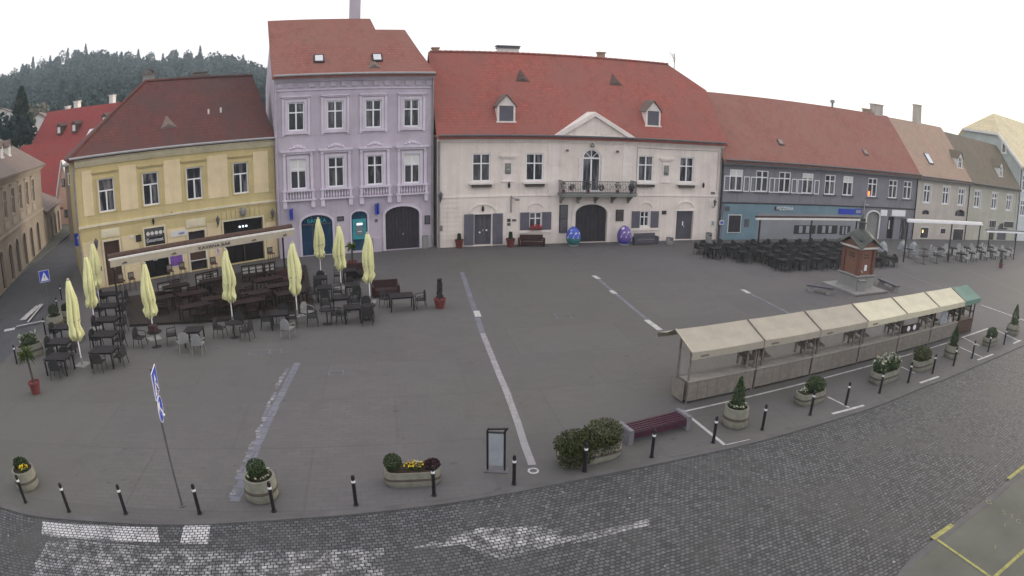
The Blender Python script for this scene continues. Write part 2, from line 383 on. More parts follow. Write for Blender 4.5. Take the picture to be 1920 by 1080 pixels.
def text(s, size, mat, parent, loc, rot, name='lettering', ext=.012, sx=1.0):
    cu = bpy.data.curves.new(name, 'FONT'); cu.body = s; cu.size = size; cu.extrude = ext; cu.align_x = 'CENTER'; cu.align_y = 'CENTER'; cu.resolution_u = 2
    tmp = bpy.data.objects.new(name, cu); COL.objects.link(tmp); dg = bpy.context.evaluated_depsgraph_get()
    me = bpy.data.meshes.new_from_object(tmp.evaluated_get(dg)); COL.objects.unlink(tmp); bpy.data.objects.remove(tmp); bpy.data.curves.remove(cu)
    me.materials.clear(); me.materials.append(M[mat]); o = bpy.data.objects.new(name, me); COL.objects.link(o)
    if parent is not None: o.parent = parent
    o.location = loc; o.rotation_euler = rot; o.scale.x = sx
    return o

# ------------------------------------------------------------------ facades
class Facade:
    """local frame: x along the front, y into the house, z up"""
    def __init__(s, name, label, cat, al, D, s0, s1, H, depth, wallm):
        s.al, s.D, s.s0, s.W, s.H, s.depth, s.wm = al, D, s0, s1-s0, H, depth, wallm
        s.root = empty(name, (s0*math.cos(al)-D*math.sin(al), s0*math.sin(al)+D*math.cos(al), 0), al, label, cat)
        s.holes = []; s.n = 0
    def at(s, u, v, dy=0):
        d = ray(u, v); t = (s.D+dy)/(-math.sin(s.al)*d.x+math.cos(s.al)*d.y)
        return d.x*t*math.cos(s.al)+d.y*t*math.sin(s.al)-s.s0, CH+d.z*t
    def slope(s, u, v, y0, z0, k):        # meet the plane z = z0 + k (y - y0)
        d = ray(u, v); a = -math.sin(s.al)*d.x+math.cos(s.al)*d.y
        t = (CH-z0+k*(s.D+y0))/(k*a-d.z)
        return Vector((d.x*t*math.cos(s.al)+d.y*t*math.sin(s.al)-s.s0, a*t-s.D, CH+d.z*t))
    def wall(s, extra=None, gables=None, side=.0):
        b = MB(); W, H, dp = s.W, s.H, .24
        xs = sorted({0, W} | {h[i] for h in s.holes for i in (0, 1)}); zs = sorted({0, H} | {h[i] for h in s.holes for i in (2, 3)})
        for x0, x1 in zip(xs, xs[1:]):
            for z0, z1 in zip(zs, zs[1:]):
                cx, cz = (x0+x1)/2, (z0+z1)/2
                if any(h[0] < cx < h[1] and h[2] < cz < h[3] for h in s.holes): continue
                b.add([(x0,0,z0),(x1,0,z0),(x1,0,z1),(x0,0,z1)], [(0,1,2,3)])
        for x0, x1, z0, z1, ar in s.holes:
            b.add([(x0,0,z0),(x0,dp,z0),(x0,dp,z1),(x0,0,z1)], [(0,1,2,3)]); b.add([(x1,0,z0),(x1,dp,z0),(x1,dp,z1),(x1,0,z1)], [(3,2,1,0)])
            b.add([(x0,0,z0),(x1,0,z0),(x1,dp,z0),(x0,dp,z0)], [(0,1,2,3)]); b.add([(x0,0,z1),(x1,0,z1),(x1,dp,z1),(x0,dp,z1)], [(3,2,1,0)])
            if ar:
                n = 10; cx = (x0+x1)/2; hw = (x1-x0)/2
                arc = [(cx-hw*math.cos(PI*i/n), z1-ar+ar*math.sin(PI*i/n)) for i in range(n+1)]
                for i in range(n):
                    (ax, az), (bx, bz) = arc[i], arc[i+1]
                    b.add([(ax,.003,az),(bx,.003,bz),(bx,.003,z1),(ax,.003,z1)], [(0,1,2,3)])
                    b.add([(ax,.003,az),(bx,.003,bz),(bx,dp,bz),(ax,dp,az)], [(3,2,1,0)])
        d = s.depth
        b.add([(0,0,0),(-side,d,0),(-side,d,H),(0,0,H)], [(0,1,2,3)]); b.add([(W,0,0),(W,d,0),(W,d,H),(W,0,H)], [(3,2,1,0)])
        b.add([(-side,d,0),(W,d,0),(W,d,H),(-side,d,H)], [(3,2,1,0)])
        if extra: extra(b)
        return b.build('wall', s.wm, s.root)
    def window(s, cx, z0, w, h, fr=.07, tr=.66, mull=True, y=.12, m='white', glass='glass', sill=None, sillm=None, surround=None, sm=None, hood=0, arch=0, cut=True, blind=0):
        x0, x1 = cx-w/2, cx+w/2
        if cut: s.holes.append((x0, x1, z0, z0+h, arch))
        b = MB(); yf, yb = y-.05, y+.03
        zt = z0+h-arch
        b.box(x0+.002, x0+fr, yf, yb, z0, zt); b.box(x1-fr, x1-.002, yf, yb, z0, zt)
        b.box(x0+fr, x1-fr, yf, yb, z0+.002, z0+fr)
        if arch:
            n = 10; hw = w/2-.002
            for i in range(n):
                a0, a1 = PI*i/n, PI*(i+1)/n
                b.prism([(cx-hw*math.cos(a0), zt+arch*math.sin(a0)), (cx-hw*math.cos(a1), zt+arch*math.sin(a1)), (cx-(hw-fr)*math.cos(a1), zt+(arch-fr)*math.sin(a1)), (cx-(hw-fr)*math.cos(a0), zt+(arch-fr)*math.sin(a0))], yf, yb)
            for a in (PI/4, PI/2, PI*3/4): b.beam((cx, y-.02, zt), (cx-hw*math.cos(a), y-.02, zt+(arch-.02)*math.sin(a)), .045, .04)
            b.box(x0+fr, x1-fr, yf, yb, zt-fr*.6, zt+fr*.6)
        else: b.box(x0+fr, x1-fr, yf, yb, z0+h-fr, z0+h-.002)
        if mull: b.box(cx-fr*.55, cx+fr*.55, yf-.01, yb-.005, z0+fr, zt-fr*.9 if mull != 'low' else z0+h*tr)
        if tr and not arch: b.box(x0+fr, x1-fr, yf-.006, yb-.004, z0+h*tr-fr*.5, z0+h*tr+fr*.5)
        o = b.build('window', m, s.root)
        g = MB()
        if arch:
            n = 12; g.prism([(x0+.01, z0+.01), (x1-.01, z0+.01)]+[(cx+(w/2-.01)*math.cos(PI*i/n), zt+(arch-.01)*math.sin(PI*i/n)) for i in range(n+1)], y+.035, y+.06)
        else: g.box(x0+.01, x1-.01, y+.035, y+.06, z0+.01, z0+h-.01)
        g.build('pane', glass, o)
        if blind: MB().box(x0+fr, x1-fr, y-.035, y-.02, z0+h*(1-blind), z0+h-fr).build('roller_blind', 'offwhite', o)
        if sill:
            MB().box(x0-sill[0], x1+sill[0], -sill[1], .02, z0-sill[2], z0-.001).build('sill', sillm or s.wm, o)
        if surround:
            q = MB(); a = surround; zz = z0+h
            q.box(x0-a, x0-.001, -.055, .03, z0-a*.6, zz); q.box(x1+.001, x1+a, -.055, .03, z0-a*.6, zz); q.box(x0-a, x1+a, -.055, .03, zz+.001, zz+a)
            q.box(x0, x1, -.055, .03, z0-a*.6, z0-.002)
            q.build('surround', sm, o)
        if hood:
            MB().box(x0-.33, x1+.33, -.16, .03, z0+h+hood, z0+h+hood+.08).box(x0-.26, x1+.26, -.1, .03, z0+h+hood-.07, z0+h+hood-.001).build('hood', sm or 'thtrim', o)
        return o
    def door(s, x0, x1, z0, z1, m='greydoor', arch=0, name='door', y=.16, planks=4, handle=True, sur=0, sm=None):
        s.holes.append((x0, x1, z0, z1, arch)); b = MB(); n = max(2, planks)
        zt = z1-arch
        def top(x):
            if not arch: return z1-.004
            c = (x0+x1)/2; k = min(1, abs(x-c)/((x1-x0)/2)); return zt+arch*math.sqrt(max(0, 1-k*k))
        for i in range(n):
            a, c = x0+(x1-x0)*i/n+.006, x0+(x1-x0)*(i+1)/n-.006
            K = 4; pts = [(a, z0+.004), (c, z0+.004)]+[(c+(a-c)*j/K, top(c+(a-c)*j/K)) for j in range(K+1)]
            b.prism(pts, y, y+.06)
        b.box(x0+.01, x1-.01, y+.05, y+.07, z0+.01, zt-.01)
        o = b.build(name, m, s.root)
        if handle: MB().box(x0+(x1-x0)*.52, x0+(x1-x0)*.52+.05, y-.05, y, z0+1.0, z0+1.16).build('handle', 'alu', o)
        if sur:
            q = MB(); q.box(x0-sur, x0-.002, -.06, .03, 0, zt); q.box(x1+.002, x1+sur, -.06, .03, 0, zt)
            if arch:
                k = 12; cx = (x0+x1)/2; hw = (x1-x0)/2
                for i in range(k):
                    a0, a1 = PI*i/k, PI*(i+1)/k; r1, r2 = hw+.002, hw+sur
                    q.prism([(cx-r1*math.cos(a0), zt+(arch+.002)*math.sin(a0)), (cx-r2*math.cos(a0), zt+(arch+sur)*math.sin(a0)), (cx-r2*math.cos(a1), zt+(arch+sur)*math.sin(a1)), (cx-r1*math.cos(a1), zt+(arch+.002)*math.sin(a1))], -.06, .03)
            else: q.box(x0-sur, x1+sur, -.06, .03, z1+.002, z1+sur)
            q.build('surround', sm or s.wm, o)
        return o
    def band(s, name, z0, z1, out, m, x0=0, x1=None):
        return MB().box(x0, s.W if x1 is None else x1, -out, .02, z0, z1).build(name, m, s.root)
    def cornice(s, z, m, h=.4, out=.45, x0=0, x1=None):
        x1 = s.W if x1 is None else x1; b = MB()
        for k, (a, c) in enumerate(((0, .25), (.25, .5), (.5, .78), (.78, 1))): b.box(x0-.01*k, x1+.01*k, -out*(.25+.25*k), .03, z-h+h*a, z-h+h*c-.001)
        return b.build('cornice', m, s.root)
    def gutter(s, z, y, m='gutter', x0=0, x1=None):
        x1 = s.W if x1 is None else x1
        return MB().tube((x0, y, z), (x1, y, z), .08, .08, 8).build('gutter', m, s.root)
    def pipe(s, x, z0, z1, m='copper', y=-.12, r=.06):
        b = MB().tube((x, y, z0), (x, y, z1), r, r, 8)
        for z in (z0+.8, (z0+z1)/2, z1-.6): b.box(x-.09, x+.09, y-.02, .01, z, z+.04)
        return b.build('downpipe', m, s.root)
    def lantern(s, x, z, parent=None):
        b = MB(); b.path([(x, 0, z-.35), (x, -.3, z-.45), (x, -.42, z-.28)], .022)
        o = b.build('wall_lantern', 'black', s.root)
        q = MB().lathe([(.07,-.28),(.15,.12),(.17,.14),(.05,.28),(.02,.36)], (x, -.42, z), 6); q.build('lamp_housing', 'iron', o)
        return o

def leaves(b, c, rad, n, size, m=0, shell=.55, flat=0):
    for _ in range(n):
        while True:
            p = Vector((random.uniform(-1,1), random.uniform(-1,1), random.uniform(-1,1)))
            l = p.length
            if shell < l < 1: break
            if l < shell and random.random() < .25: break
        q = Vector((c[0]+p.x*rad[0], c[1]+p.y*rad[1], c[2]+p.z*rad[2]))
        a = Vector((random.gauss(0,1), random.gauss(0,1), random.gauss(0,1))).normalized()
        t = a.cross(Vector((random.gauss(0,1), random.gauss(0,1), random.gauss(0,1)))).normalized()
        s_ = size*random.uniform(.6, 1.4)
        b.add([q-a*s_*.5, q+t*s_*.32, q+a*s_*.5, q-t*s_*.32], [(0,1,2,3)], m)
#%%PART2
# ------------------------------------------------------------------ ground, road, plaza
def ground_sheet():
    b = MB(); R = 1050
    ring = [(R*math.cos(2*PI*i/48), R*math.sin(2*PI*i/48), -.12) for i in range(48)]
    b.add(ring, [tuple(range(48))]); return tag(b.build('ground', 'asphalt'), kind='structure')
ground_sheet()
KP = [(-60,9.2),(-30,9.6),(-20,9.9),(-14.54,10.26),(-13.05,10.34),(-11.37,10.79),(-8.28,11.51),(-6.09,12.25),(-3.43,13.02),(-.76,13.86),(2.14,14.95),(5.53,16.0),(7.66,16.6),(11.5,17.95),(13.2,18.5),(17.2,20.15),(18.8,20.7),(22.8,22.25),(24.6,22.9),(28.92,24.5),(45,30.2),(70,38)]
def smooth(P, k=2):
    for _ in range(k):
        Q = [P[0]]
        for a, b in zip(P, P[1:]): Q += [(a[0]*.75+b[0]*.25, a[1]*.75+b[1]*.25), (a[0]*.25+b[0]*.75, a[1]*.25+b[1]*.75)]
        P = Q+[P[-1]]
    return P
KS = smooth(KP); KL = [0]
for a, b in zip(KS, KS[1:]): KL.append(KL[-1]+math.hypot(b[0]-a[0], b[1]-a[1]))
def roaduv(x, y):
    best = None
    for i, (a, b) in enumerate(zip(KS, KS[1:])):
        dx, dy = b[0]-a[0], b[1]-a[1]; L2 = dx*dx+dy*dy
        t = max(0, min(1, ((x-a[0])*dx+(y-a[1])*dy)/L2)); px, py = a[0]+dx*t, a[1]+dy*t
        d = (x-px)**2+(y-py)**2
        if best is None or d < best[0]: best = (d, KL[i]+math.sqrt(L2)*t, dx*(y-py)-dy*(x-px))
    return best[1], math.copysign(math.sqrt(best[0]), best[2])
def uvgrid(name, quads, n, m, z, mat, kind='structure', **kw):
    vs, fs = [], []
    for q in quads:
        o = len(vs)
        for j in range(m+1):
            for i in range(n+1):
                s, t = i/n, j/m
                p = [q[0][k]*(1-s)*(1-t)+q[1][k]*s*(1-t)+q[2][k]*s*t+q[3][k]*(1-s)*t for k in (0, 1)]
                vs.append((p[0], p[1], z))
        for j in range(m):
            for i in range(n): a = o+j*(n+1)+i; fs.append((a, a+1, a+n+2, a+n+1))
    me = bpy.data.meshes.new(name); me.from_pydata(vs, [], fs); uvs = [roaduv(v[0], v[1]) for v in vs]
    ul = me.uv_layers.new(name='UVMap')
    for lp in me.loops: ul.data[lp.index].uv = uvs[lp.vertex_index]
    me.materials.append(M[mat]); o = bpy.data.objects.new(name, me); COL.objects.link(o)
    tag(o, kind=kind, **kw); return o
quads = []
NR = []
for i, p in enumerate(KS):
    a = KS[max(0, i-1)]; b = KS[min(len(KS)-1, i+1)]; dx, dy = b[0]-a[0], b[1]-a[1]; L = math.hypot(dx, dy); NR.append((dy/L, -dx/L))
for i in range(len(KS)-1):
    a, b = KS[i], KS[i+1]; na, nb = NR[i], NR[i+1]
    W0, W1 = -.4, 13
    quads.append([(a[0]+na[0]*W0, a[1]+na[1]*W0), (b[0]+nb[0]*W0, b[1]+nb[1]*W0), (b[0]+nb[0]*W1, b[1]+nb[1]*W1), (a[0]+na[0]*W1, a[1]+na[1]*W1)])
uvgrid('road', quads, 1, 8, -.03, 'cobble')
E2 = [(-22.6,9.9),(-23.6,13.5),(-23.6,18.5),(-23.9,20.3),(-24.8,24.0),(-26.9,28.1),(-28.6,30.9),(-31.5,36),(-37,44),(-45,56.5),(-58,76)]
plaza = [k for k in KS if k[0] > -21.5]+[(120,56),(120,140),(-58,140)]+[e for e in reversed(E2)]
tag(MB().flat(plaza, -.4, 0).build('square_pavement', 'plaza'), kind='structure')
def ribbon(pts, w, z0, z1, name, mat, off=0, **kw):
    b = MB(); n = len(pts); L, R = [], []
    for i, p in enumerate(pts):
        a = pts[max(0, i-1)]; c = pts[min(n-1, i+1)]; dx, dy = c[0]-a[0], c[1]-a[1]; l = math.hypot(dx, dy) or 1; nx, ny = -dy/l, dx/l
        L.append((p[0]+nx*(off+w/2), p[1]+ny*(off+w/2))); R.append((p[0]+nx*(off-w/2), p[1]+ny*(off-w/2)))
    for i in range(n-1):
        b.add([(*R[i],z1),(*R[i+1],z1),(*L[i+1],z1),(*L[i],z1),(*R[i],z0),(*R[i+1],z0),(*L[i+1],z0),(*L[i],z0)], [(0,1,2,3),(0,4,5,1),(2,6,7,3)])
    return tag(b.build(name, mat), kind='structure', **kw)
ribbon([k for k in KS if k[0] > -21.5], .22, -.1, .006, 'kerb', 'kerb', off=.1)
ribbon(E2, .2, -.12, .006, 'kerb', 'kerb', off=-.09)
C2 = smooth([(-40,-3.5),(-12,0.2),(0,3.4),(6,6.9)]+[tuple(G(u, v)[:2]) for u, v in ((1690,1062),(1740,1020),(1789,981),(1858,928),(1893,900),(1930,868))]+[(28,18.4),(45,25.4),(80,40)])
tag(MB().flat(C2+[(80,-30),(-40,-30)], -.3, 0.0).build('pavement', 'asphalt2'), kind='structure')
ribbon(C2, .24, -.1, .005, 'kerb', 'kerb', off=-.11)
LBK = smooth([(-38,14),(-33.5,21),(-33.3,26.5),(-34.2,29.5),(-37.5,35.5),(-43,46.5),(-47.5,56),(-60,76)])
tag(MB().flat(LBK+[(-70,76),(-60,14)], -.3, .0).build('pavement', 'asphalt2'), kind='structure')
ribbon(LBK, .2, -.1, .005, 'kerb', 'kerb', off=.09)
# painted marks on the setts
q4 = lambda *p: [tuple(G(u, v, -.03)[:2]) for u, v in p]
uvgrid('road_marking', [q4((80,978),(295,989),(300,1018),(78,1003))], 16, 6, -.025, 'cobpaint')
uvgrid('road_marking', [q4((345,982),(395,982),(389,1020),(338,1019))], 8, 6, -.025, 'cobpaint')
uvgrid('road_marking', [q4((95,1005),(720,1028),(720,1085),(50,1085))], 30, 10, -.025, 'cobworn')
uvgrid('road_marking', [q4((762,1030),(900,990),(985,1003),(868,1021)), q4((900,990),(1010,987),(1092,1008),(985,1003)), q4((868,1021),(985,1003),(1092,1008),(938,1048)), q4((1092,1002),(1216,973),(1218,985),(1075,1019))], 12, 6, -.025, 'cobarrow')
def strip(name, a, b, w, mat, z=.004, n=1, **kw):
    a = Vector(a[:2]); b = Vector(b[:2]); d = (b-a).normalized(); nn = Vector((-d.y, d.x))*w/2
    return tag(MB().add([(*(a+nn),z),(*(a-nn),z),(*(b-nn),z),(*(b+nn),z)], [(0,1,2,3)]).build(name, mat), kind='structure')
def gs(name, p, q, w, mat, z=.004): return strip(name, G(*p), G(*q), w, mat, z)
ribbon([G(*p)[:2] for p in ((866,510),(893,590),(905,625),(935,700),(955,745))], .26, -.01, .004, 'pavement_strip', 'strip2')
ribbon([G(*p)[:2] for p in ((905,625),(935,700),(950,735),(970,790),(984,835),(998,872))], .23, -.01, .007, 'pavement_strip', 'strip')
ribbon([G(*p)[:2] for p in ((1118,520),(1160,555),(1220,605),(1240,620))], .2, -.01, .004, 'pavement_strip', 'strip2')
for a, b in (((1113,517),(1123,523)), ((1146,545),(1154,551)), ((1212,600),(1238,619)), ((1392,543),(1405,550)), ((893,583),(897,594))): gs('pavement_strip', a, b, .3, 'marking', .008)
ribbon([G(*p)[:2] for p in ((1405,550),(1430,562),(1475,585),(1500,600))], .16, -.01, .004, 'pavement_strip', 'strip2')
ribbon([G(*p)[:2] for p in ((558,680),(530,735),(505,785),(480,840),(456,900),(440,940))], .28, -.01, .004, 'pavement_strip', 'strip2')
L0 = [(512,745),(502,765),(500,778),(492,790),(487,806),(482,822),(470,838),(468,852),(456,874),(447,893),(441,918),(437,935)]
rl = random.Random(3)
L0 = [(541,690),(528,712),(518,730)]+L0
for (ua, va), (ub, vb) in zip(L0, L0[1:]):                       # broken run of pale setts along the bluish strip
    for k in range(3):
        if rl.random() < .22: continue
        t0, t1 = k/3+.03, (k+1)/3-.03
        A = G(ua+(ub-ua)*t0-1, va+(vb-va)*t0); B_ = G(ua+(ub-ua)*t1-1, va+(vb-va)*t1); gx = rl.uniform(-.04, .04)
        strip('pavement_strip', A+Vector((gx,0,0)), B_+Vector((gx,0,0)), rl.uniform(.09, .2), rl.choice(['strip','stripd','strip2']), .009)
for a, b, w in (((1278,769),(1361,836),.12), ((1358,836),(1408,825),.12), ((1285,771),(1785,640),.09), ((1560,776),(1620,760),.12), ((1552,744),(1592,764),.1), ((1725,718),(1760,706),.12), ((1690,688),(1716,700),.08), ((1800,651),(1844,671),.09), ((1833,675),(1862,664),.12), ((1803,633),(1852,616),.12), ((1862,616),(1912,640),.12), ((1900,644),(1914,638),.12), ((1806,633),(1836,648),.1)):
    gs('road_marking', a, b, w, 'marking')
for a, b in (((1840,572),(1935,606)), ((1690,512),(1780,545)), ((1810,505),(1920,550)), ((30,612),(98,598)), ((48,598),(76,570)), ((80,570),(52,604))): gs('road_marking', a, b, .14, 'strip2' if a[0] in (1690, 1810) else 'marking', .005)
for a, b in (((42,600),(72,573)), ((8,620),(28,616))): strip('road_marking', G(*a, -.12), G(*b, -.12), .45, 'marking', -.113)
# yellow bay on the far pavement
for a, b, w in (((1748,1010),(1786,984),.17), ((1757,1012),(1860,1084),.1), ((1862,1084),(1935,1018),.12), ((1890,898),(1925,871),.15)): gs('road_marking', a, b, w, 'yelpaint', .009)
for s_, (u, v), sz in (('G', (1854,942), .36), ('S', (1882,962), .34), ('T', (1897,969), .34), ('C', (1909,978), .34), ('I', (1884,985), .3), ('I', (1866,1026), .3), ('C', (1917,888), .36)):
    p = G(u, v); o = text(s_, sz, 'faintpaint', None, (p.x, p.y, .008), (0, 0, -.62), 'road_marking', .001); tag(o, kind='structure')
# covers and small marks
def cover(name, p, w, d, rz, mat, label):
    q = G(*p); b = MB().box(-w/2, w/2, -d/2, d/2, -.01, .006); o = b.build(name, mat, None, loc=(q.x, q.y, 0), rz=rz)
    MB().box(-w/2+.05, w/2-.05, -d/2+.05, d/2-.05, .004, .011).build('lid', 'plaza', o); return tag(o, label, 'drain cover')
cover('drain_cover', (486,660), .9, .5, .3, 'strip2', 'long drain cover in the paving before the terrace, wider of a touching pair')
cover('drain_cover', (517,659), .55, .5, .3, 'strip2', 'short metal drain cover in the paving, touching the wide one on its right')
cover('drain_cover', (630,699), .6, .45, .2, 'strip2', 'lone square drain cover in the open paving near the pale stone strip by the terrace')
cover('drain_cover', (1056,592), .8, .8, .2, 'strip2', 'large square drain cover alone in the middle of the empty square')
q = G(1000, 883); o = MB().lathe([(.11,0),(.11,.012),(.16,.012),(.16,0)], (0,0,0), 24).build('round_cover', 'marking', None, loc=q)
MB().lathe([(.10,0),(.10,.008)], (0,0,0), 20).build('lid', 'iron', o); tag(o, 'small white ringed round cover at the road end of the pale stone strip', 'drain cover')

# ------------------------------------------------------------------ hill, forest, far houses
def hill_h(az, r):                       # az in degrees to the right of straight ahead
    K = ((-75,42), (-48,55), (-45,61), (-39,63), (-32,56), (-26,51.5), (-22.6,45), (-10,30), (6,8))
    crest = 8
    for (a0, c0), (a1, c1) in zip(K, K[1:]):
        if a0 <= az <= a1: crest = c0+(c1-c0)*(az-a0)/(a1-a0)
    t = max(0, min(1, (r-88)/(470-88)))
    f = t**1.25
    if r > 470: f = 1-.25*min(1, (r-470)/500)
    return crest*f+1.6*math.sin(az*.5+r*.02)*f
b = MB(); vs = []; fs = []; na, nr = 60, 40
for i in range(na+1):
    az = -72+i*78/na
    for j in range(nr+1):
        r = 85+(j/nr)**1.3*1000; h = hill_h(az, r)-.3*(j == 0)-.05
        vs.append((r*math.sin(math.radians(az)), r*math.cos(math.radians(az)), h))
for i in range(na):
    for j in range(nr): a = i*(nr+1)+j; fs.append((a, a+nr+1, a+nr+2, a+1))
b.add(vs, fs); tag(b.build('hill', 'grass', smooth=True), kind='structure')
def blob(c, r, h, n, size, seedv, kind):
    """crown as many leaf clumps: list of quads"""
    rnd = random.Random(seedv); out = []
    lob = [(rnd.uniform(-.5,.5), rnd.uniform(-.5,.5), rnd.uniform(-.35,.45), rnd.uniform(.45,.75)) for _ in range(5)]
    for _ in range(n):
        if kind == 'c':
            t = rnd.random()**.8; z = t*h; rr = r*(1-t)**.85*(.65+.35*math.sin(t*26)**2); a = rnd.random()*2*PI; q = rnd.random()**.4
            p = Vector((c[0]+rr*q*math.cos(a), c[1]+rr*q*math.sin(a), c[2]+z))
        else:
            lx, ly, lz, lr = rnd.choice(lob); d = Vector((rnd.gauss(0,1), rnd.gauss(0,1), rnd.gauss(0,1))).normalized()*lr*rnd.uniform(.75, 1.05)
            p = Vector((c[0]+(lx+d.x)*r, c[1]+(ly+d.y)*r, c[2]+h*.55+(lz+d.z)*h*.5))
        nrm = Vector((rnd.gauss(0,1), rnd.gauss(0,1), rnd.gauss(0,1)+.6)).normalized(); t1 = nrm.cross(Vector((rnd.gauss(0,1), rnd.gauss(0,1), .1))).normalized(); t2 = nrm.cross(t1); s_ = size*rnd.uniform(.6, 1.4)
        out.append([p-t1*s_*.6, p-t2*s_*.45, p+t1*s_*.6, p+t2*s_*.5])
    return out
rt = random.Random(5)
fv, ff = MB(), None
protos = [blob((0,0,0), 4.6, 9.0, 150, 1.5, i, 'd') for i in range(5)]+[blob((0,0,0), 3.3, 11, 130, 1.4, 20+i, 'c') for i in range(4)]
for k in range(1900):
    az = rt.uniform(-54, -12); r = 130+(rt.random()**.8)*400
    h = hill_h(az, r)
    if r > 455: continue
    P = protos[rt.randrange(5) if rt.random() < .84 else 5+rt.randrange(4)]
    s_ = rt.uniform(.75, 1.25); x, y = r*math.sin(math.radians(az)), r*math.cos(math.radians(az)); a = rt.random()*6.28; ca, sa = math.cos(a)*s_, math.sin(a)*s_
    step = 1 if r > 330 else 1
    for q in P[::step]: fv.add([(x+p.x*ca-p.y*sa, y+p.x*sa+p.y*ca, h-1.5+p.z*s_) for p in q], [(0,1,2,3)])
tag(fv.build('forest', 'forest'), 'dark wooded hillside rising behind the roofs on the left', 'woodland', kind='stuff')
# trees standing out on the crest
ORD = ['first','second','third','fourth','fifth','sixth','seventh','eighth','ninth','tenth','eleventh','twelfth','thirteenth']
CNT = {'c': 0, 'd': 0, 'b': 0}
crest = [(-47.6,1.1,'b'),(-46.7,1.,'d'),(-45.8,1.15,'b'),(-44.9,.9,'d'),(-44.0,1.2,'c'),(-43.2,1.05,'b'),(-42.3,1.,'c'),(-41.5,1.15,'d'),(-40.6,1.2,'c'),(-39.7,1.1,'d'),(-38.9,1.35,'c'),(-37.9,1.05,'d'),(-36.9,1.2,'d'),(-35.9,1.05,'c'),(-34.9,1.25,'d'),(-33.9,1.35,'c'),(-32.8,1.1,'d'),(-31.6,1.0,'c'),(-30.5,1.2,'d'),(-29.3,1.1,'d'),(-28.2,1.3,'c'),(-26.9,1.05,'d'),(-25.6,1.1,'d'),(-24.3,1.15,'c'),(-23.2,1.,'d')]
lab = {'c': '%s narrow conifer on the wooded ridge line, counting from the picture edge', 'd': '%s rounded broadleaf tree on the wooded ridge line, counting from the picture edge', 'b': '%s thin half bare tree at the pale end of the wooded ridge'}
for az, s_, k in crest:
    r = 462+rt.uniform(-8, 8); x, y, h = r*math.sin(math.radians(az)), r*math.cos(math.radians(az)), hill_h(az, r)
    e = empty('ridge_tree', (x, y, h-.5), rt.random()*6, lab[k] % ORD[CNT[k]], 'tree', {'c': 'conifers on the ridge', 'd': 'broadleaf trees on the ridge', 'b': 'half bare trees on the ridge'}[k])
    CNT[k] += 1
    MB().tube((0,0,0), (0,0,9*s_), .35, .12, 6).tube((0,0,5*s_), (1.6*s_,.5,8*s_), .18, .06, 5).tube((0,0,5.4*s_), (-1.5*s_,.2,8.6*s_), .18, .06, 5).build('trunk', 'bark', e)
    cr = MB()
    if k == 'c': P = blob((0,0,1.5), 2.9*s_, 10.5*s_, 260, 1.1, int(az*10), 'c')
    elif k == 'd': P = blob((0,0,1.5), 4.6*s_, 9.5*s_, 420, 1.1, int(az*10), 'd')
    else: P = blob((0,0,2.5), 3.8*s_, 9*s_, 150, .95, int(az*10), 'd')
    for q in P: cr.add(q, [(0,1,2,3)])
    cr.build('crown', 'forest' if k != 'b' else 'bare', e)
# big dark conifer and shrubs near the far houses
def tree(name, x, y, z, h, r, n, kind, mat, label, trunk=.25, size=.7, seedv=1):
    e = empty(name, (x, y, z), 0, label, 'tree')
    MB().tube((0,0,0), (0,0,h*.9), trunk, .05, 8).tube((0,0,h*.45), (r*.5,.1,h*.7), trunk*.5, .03, 5).tube((0,0,h*.4), (-r*.45,.2,h*.68), trunk*.5, .03, 5).build('trunk', 'bark', e)
    cr = MB()
    for q in blob((0,0,h*.08), r, h*.95, n, size, seedv, kind): cr.add(q, [(0,1,2,3)])
    cr.build('crown', mat, e); return e
def pol(u, v, R):
    d = ray(u, v); k = R/math.hypot(d.x, d.y); return d.x*k, d.y*k, CH+d.z*k
x, y, z = pol(40, 262, 105); tree('dark_conifer', x, y, z-2.5, 10.2, 4.2, 1700, 'c', 'conif', 'big dark conifer in front of the hill, left of the small white house', .3, .8, 3)
x, y, z = pol(22, 262, 102); tree('round_tree', x, y, z-2.5, 6, 3.2, 700, 'd', 'forest', 'low bushy tree at the foot of the big dark conifer, by the picture edge', .2, .7, 4)
x, y, z = pol(62, 240, 125); tree('round_tree', x, y, z-5, 9, 4.0, 700, 'd', 'bare', 'pale green spring tree rising behind the small white house on the slope', .2, .7, 5)
x, y, z = pol(150, 205, 150); tree('round_tree', x, y, z-7, 9, 4.5, 600, 'd', 'forest', 'dark tree standing just behind the bright red roof', .2, .8, 6)
def far_house(px, R, w, d, h, rh, rz, wallm, roofm, label, nw=3):
    x, y, z = pol(*px, R); e = empty('hillside_house', (x, y, z-h-.5), rz, label, 'house')
    MB().box(-w/2, w/2, 0, d, -6, h).prism([(-w/2,h),(w/2,h),(0,h+rh)], 0, d).build('wall', wallm, e)
    MB().slab([(-w/2-.4,-.4,h-.25),(0,-.4,h+rh+.1),(0,d+.4,h+rh+.1),(-w/2-.4,d+.4,h-.25)], (0,0,.18)).slab([(w/2+.4,-.4,h-.25),(0.002,-.4,h+rh+.1),(0.002,d+.4,h+rh+.1),(w/2+.4,d+.4,h-.25)], (0,0,.18)).build('roof', roofm, e)
    for i in range(nw):
        for zz in ((h*.62,) if h < 5 else (h*.25, h*.66)):
            cx = -w/2+w*(i+.5)/nw; q = MB().box(cx-.5, cx+.5, -.06, .02, zz, zz+1.3).build('window', 'white', e)
            MB().box(cx-.38, cx+.38, -.075, -.061, zz+.12, zz+1.18).build('pane', 'glass', q)
    return e
far_house((72, 232), 112, 6.5, 7, 6, 2.2, .55, 'offwhite', 'greytile', 'small white house with many windows on the slope between conifer and bright red roof')
far_house((2, 218), 140, 9, 7, 4.5, 2., .6, 'offwhite', 'greytile', 'distant pale house at the left picture edge, left of the big conifer')
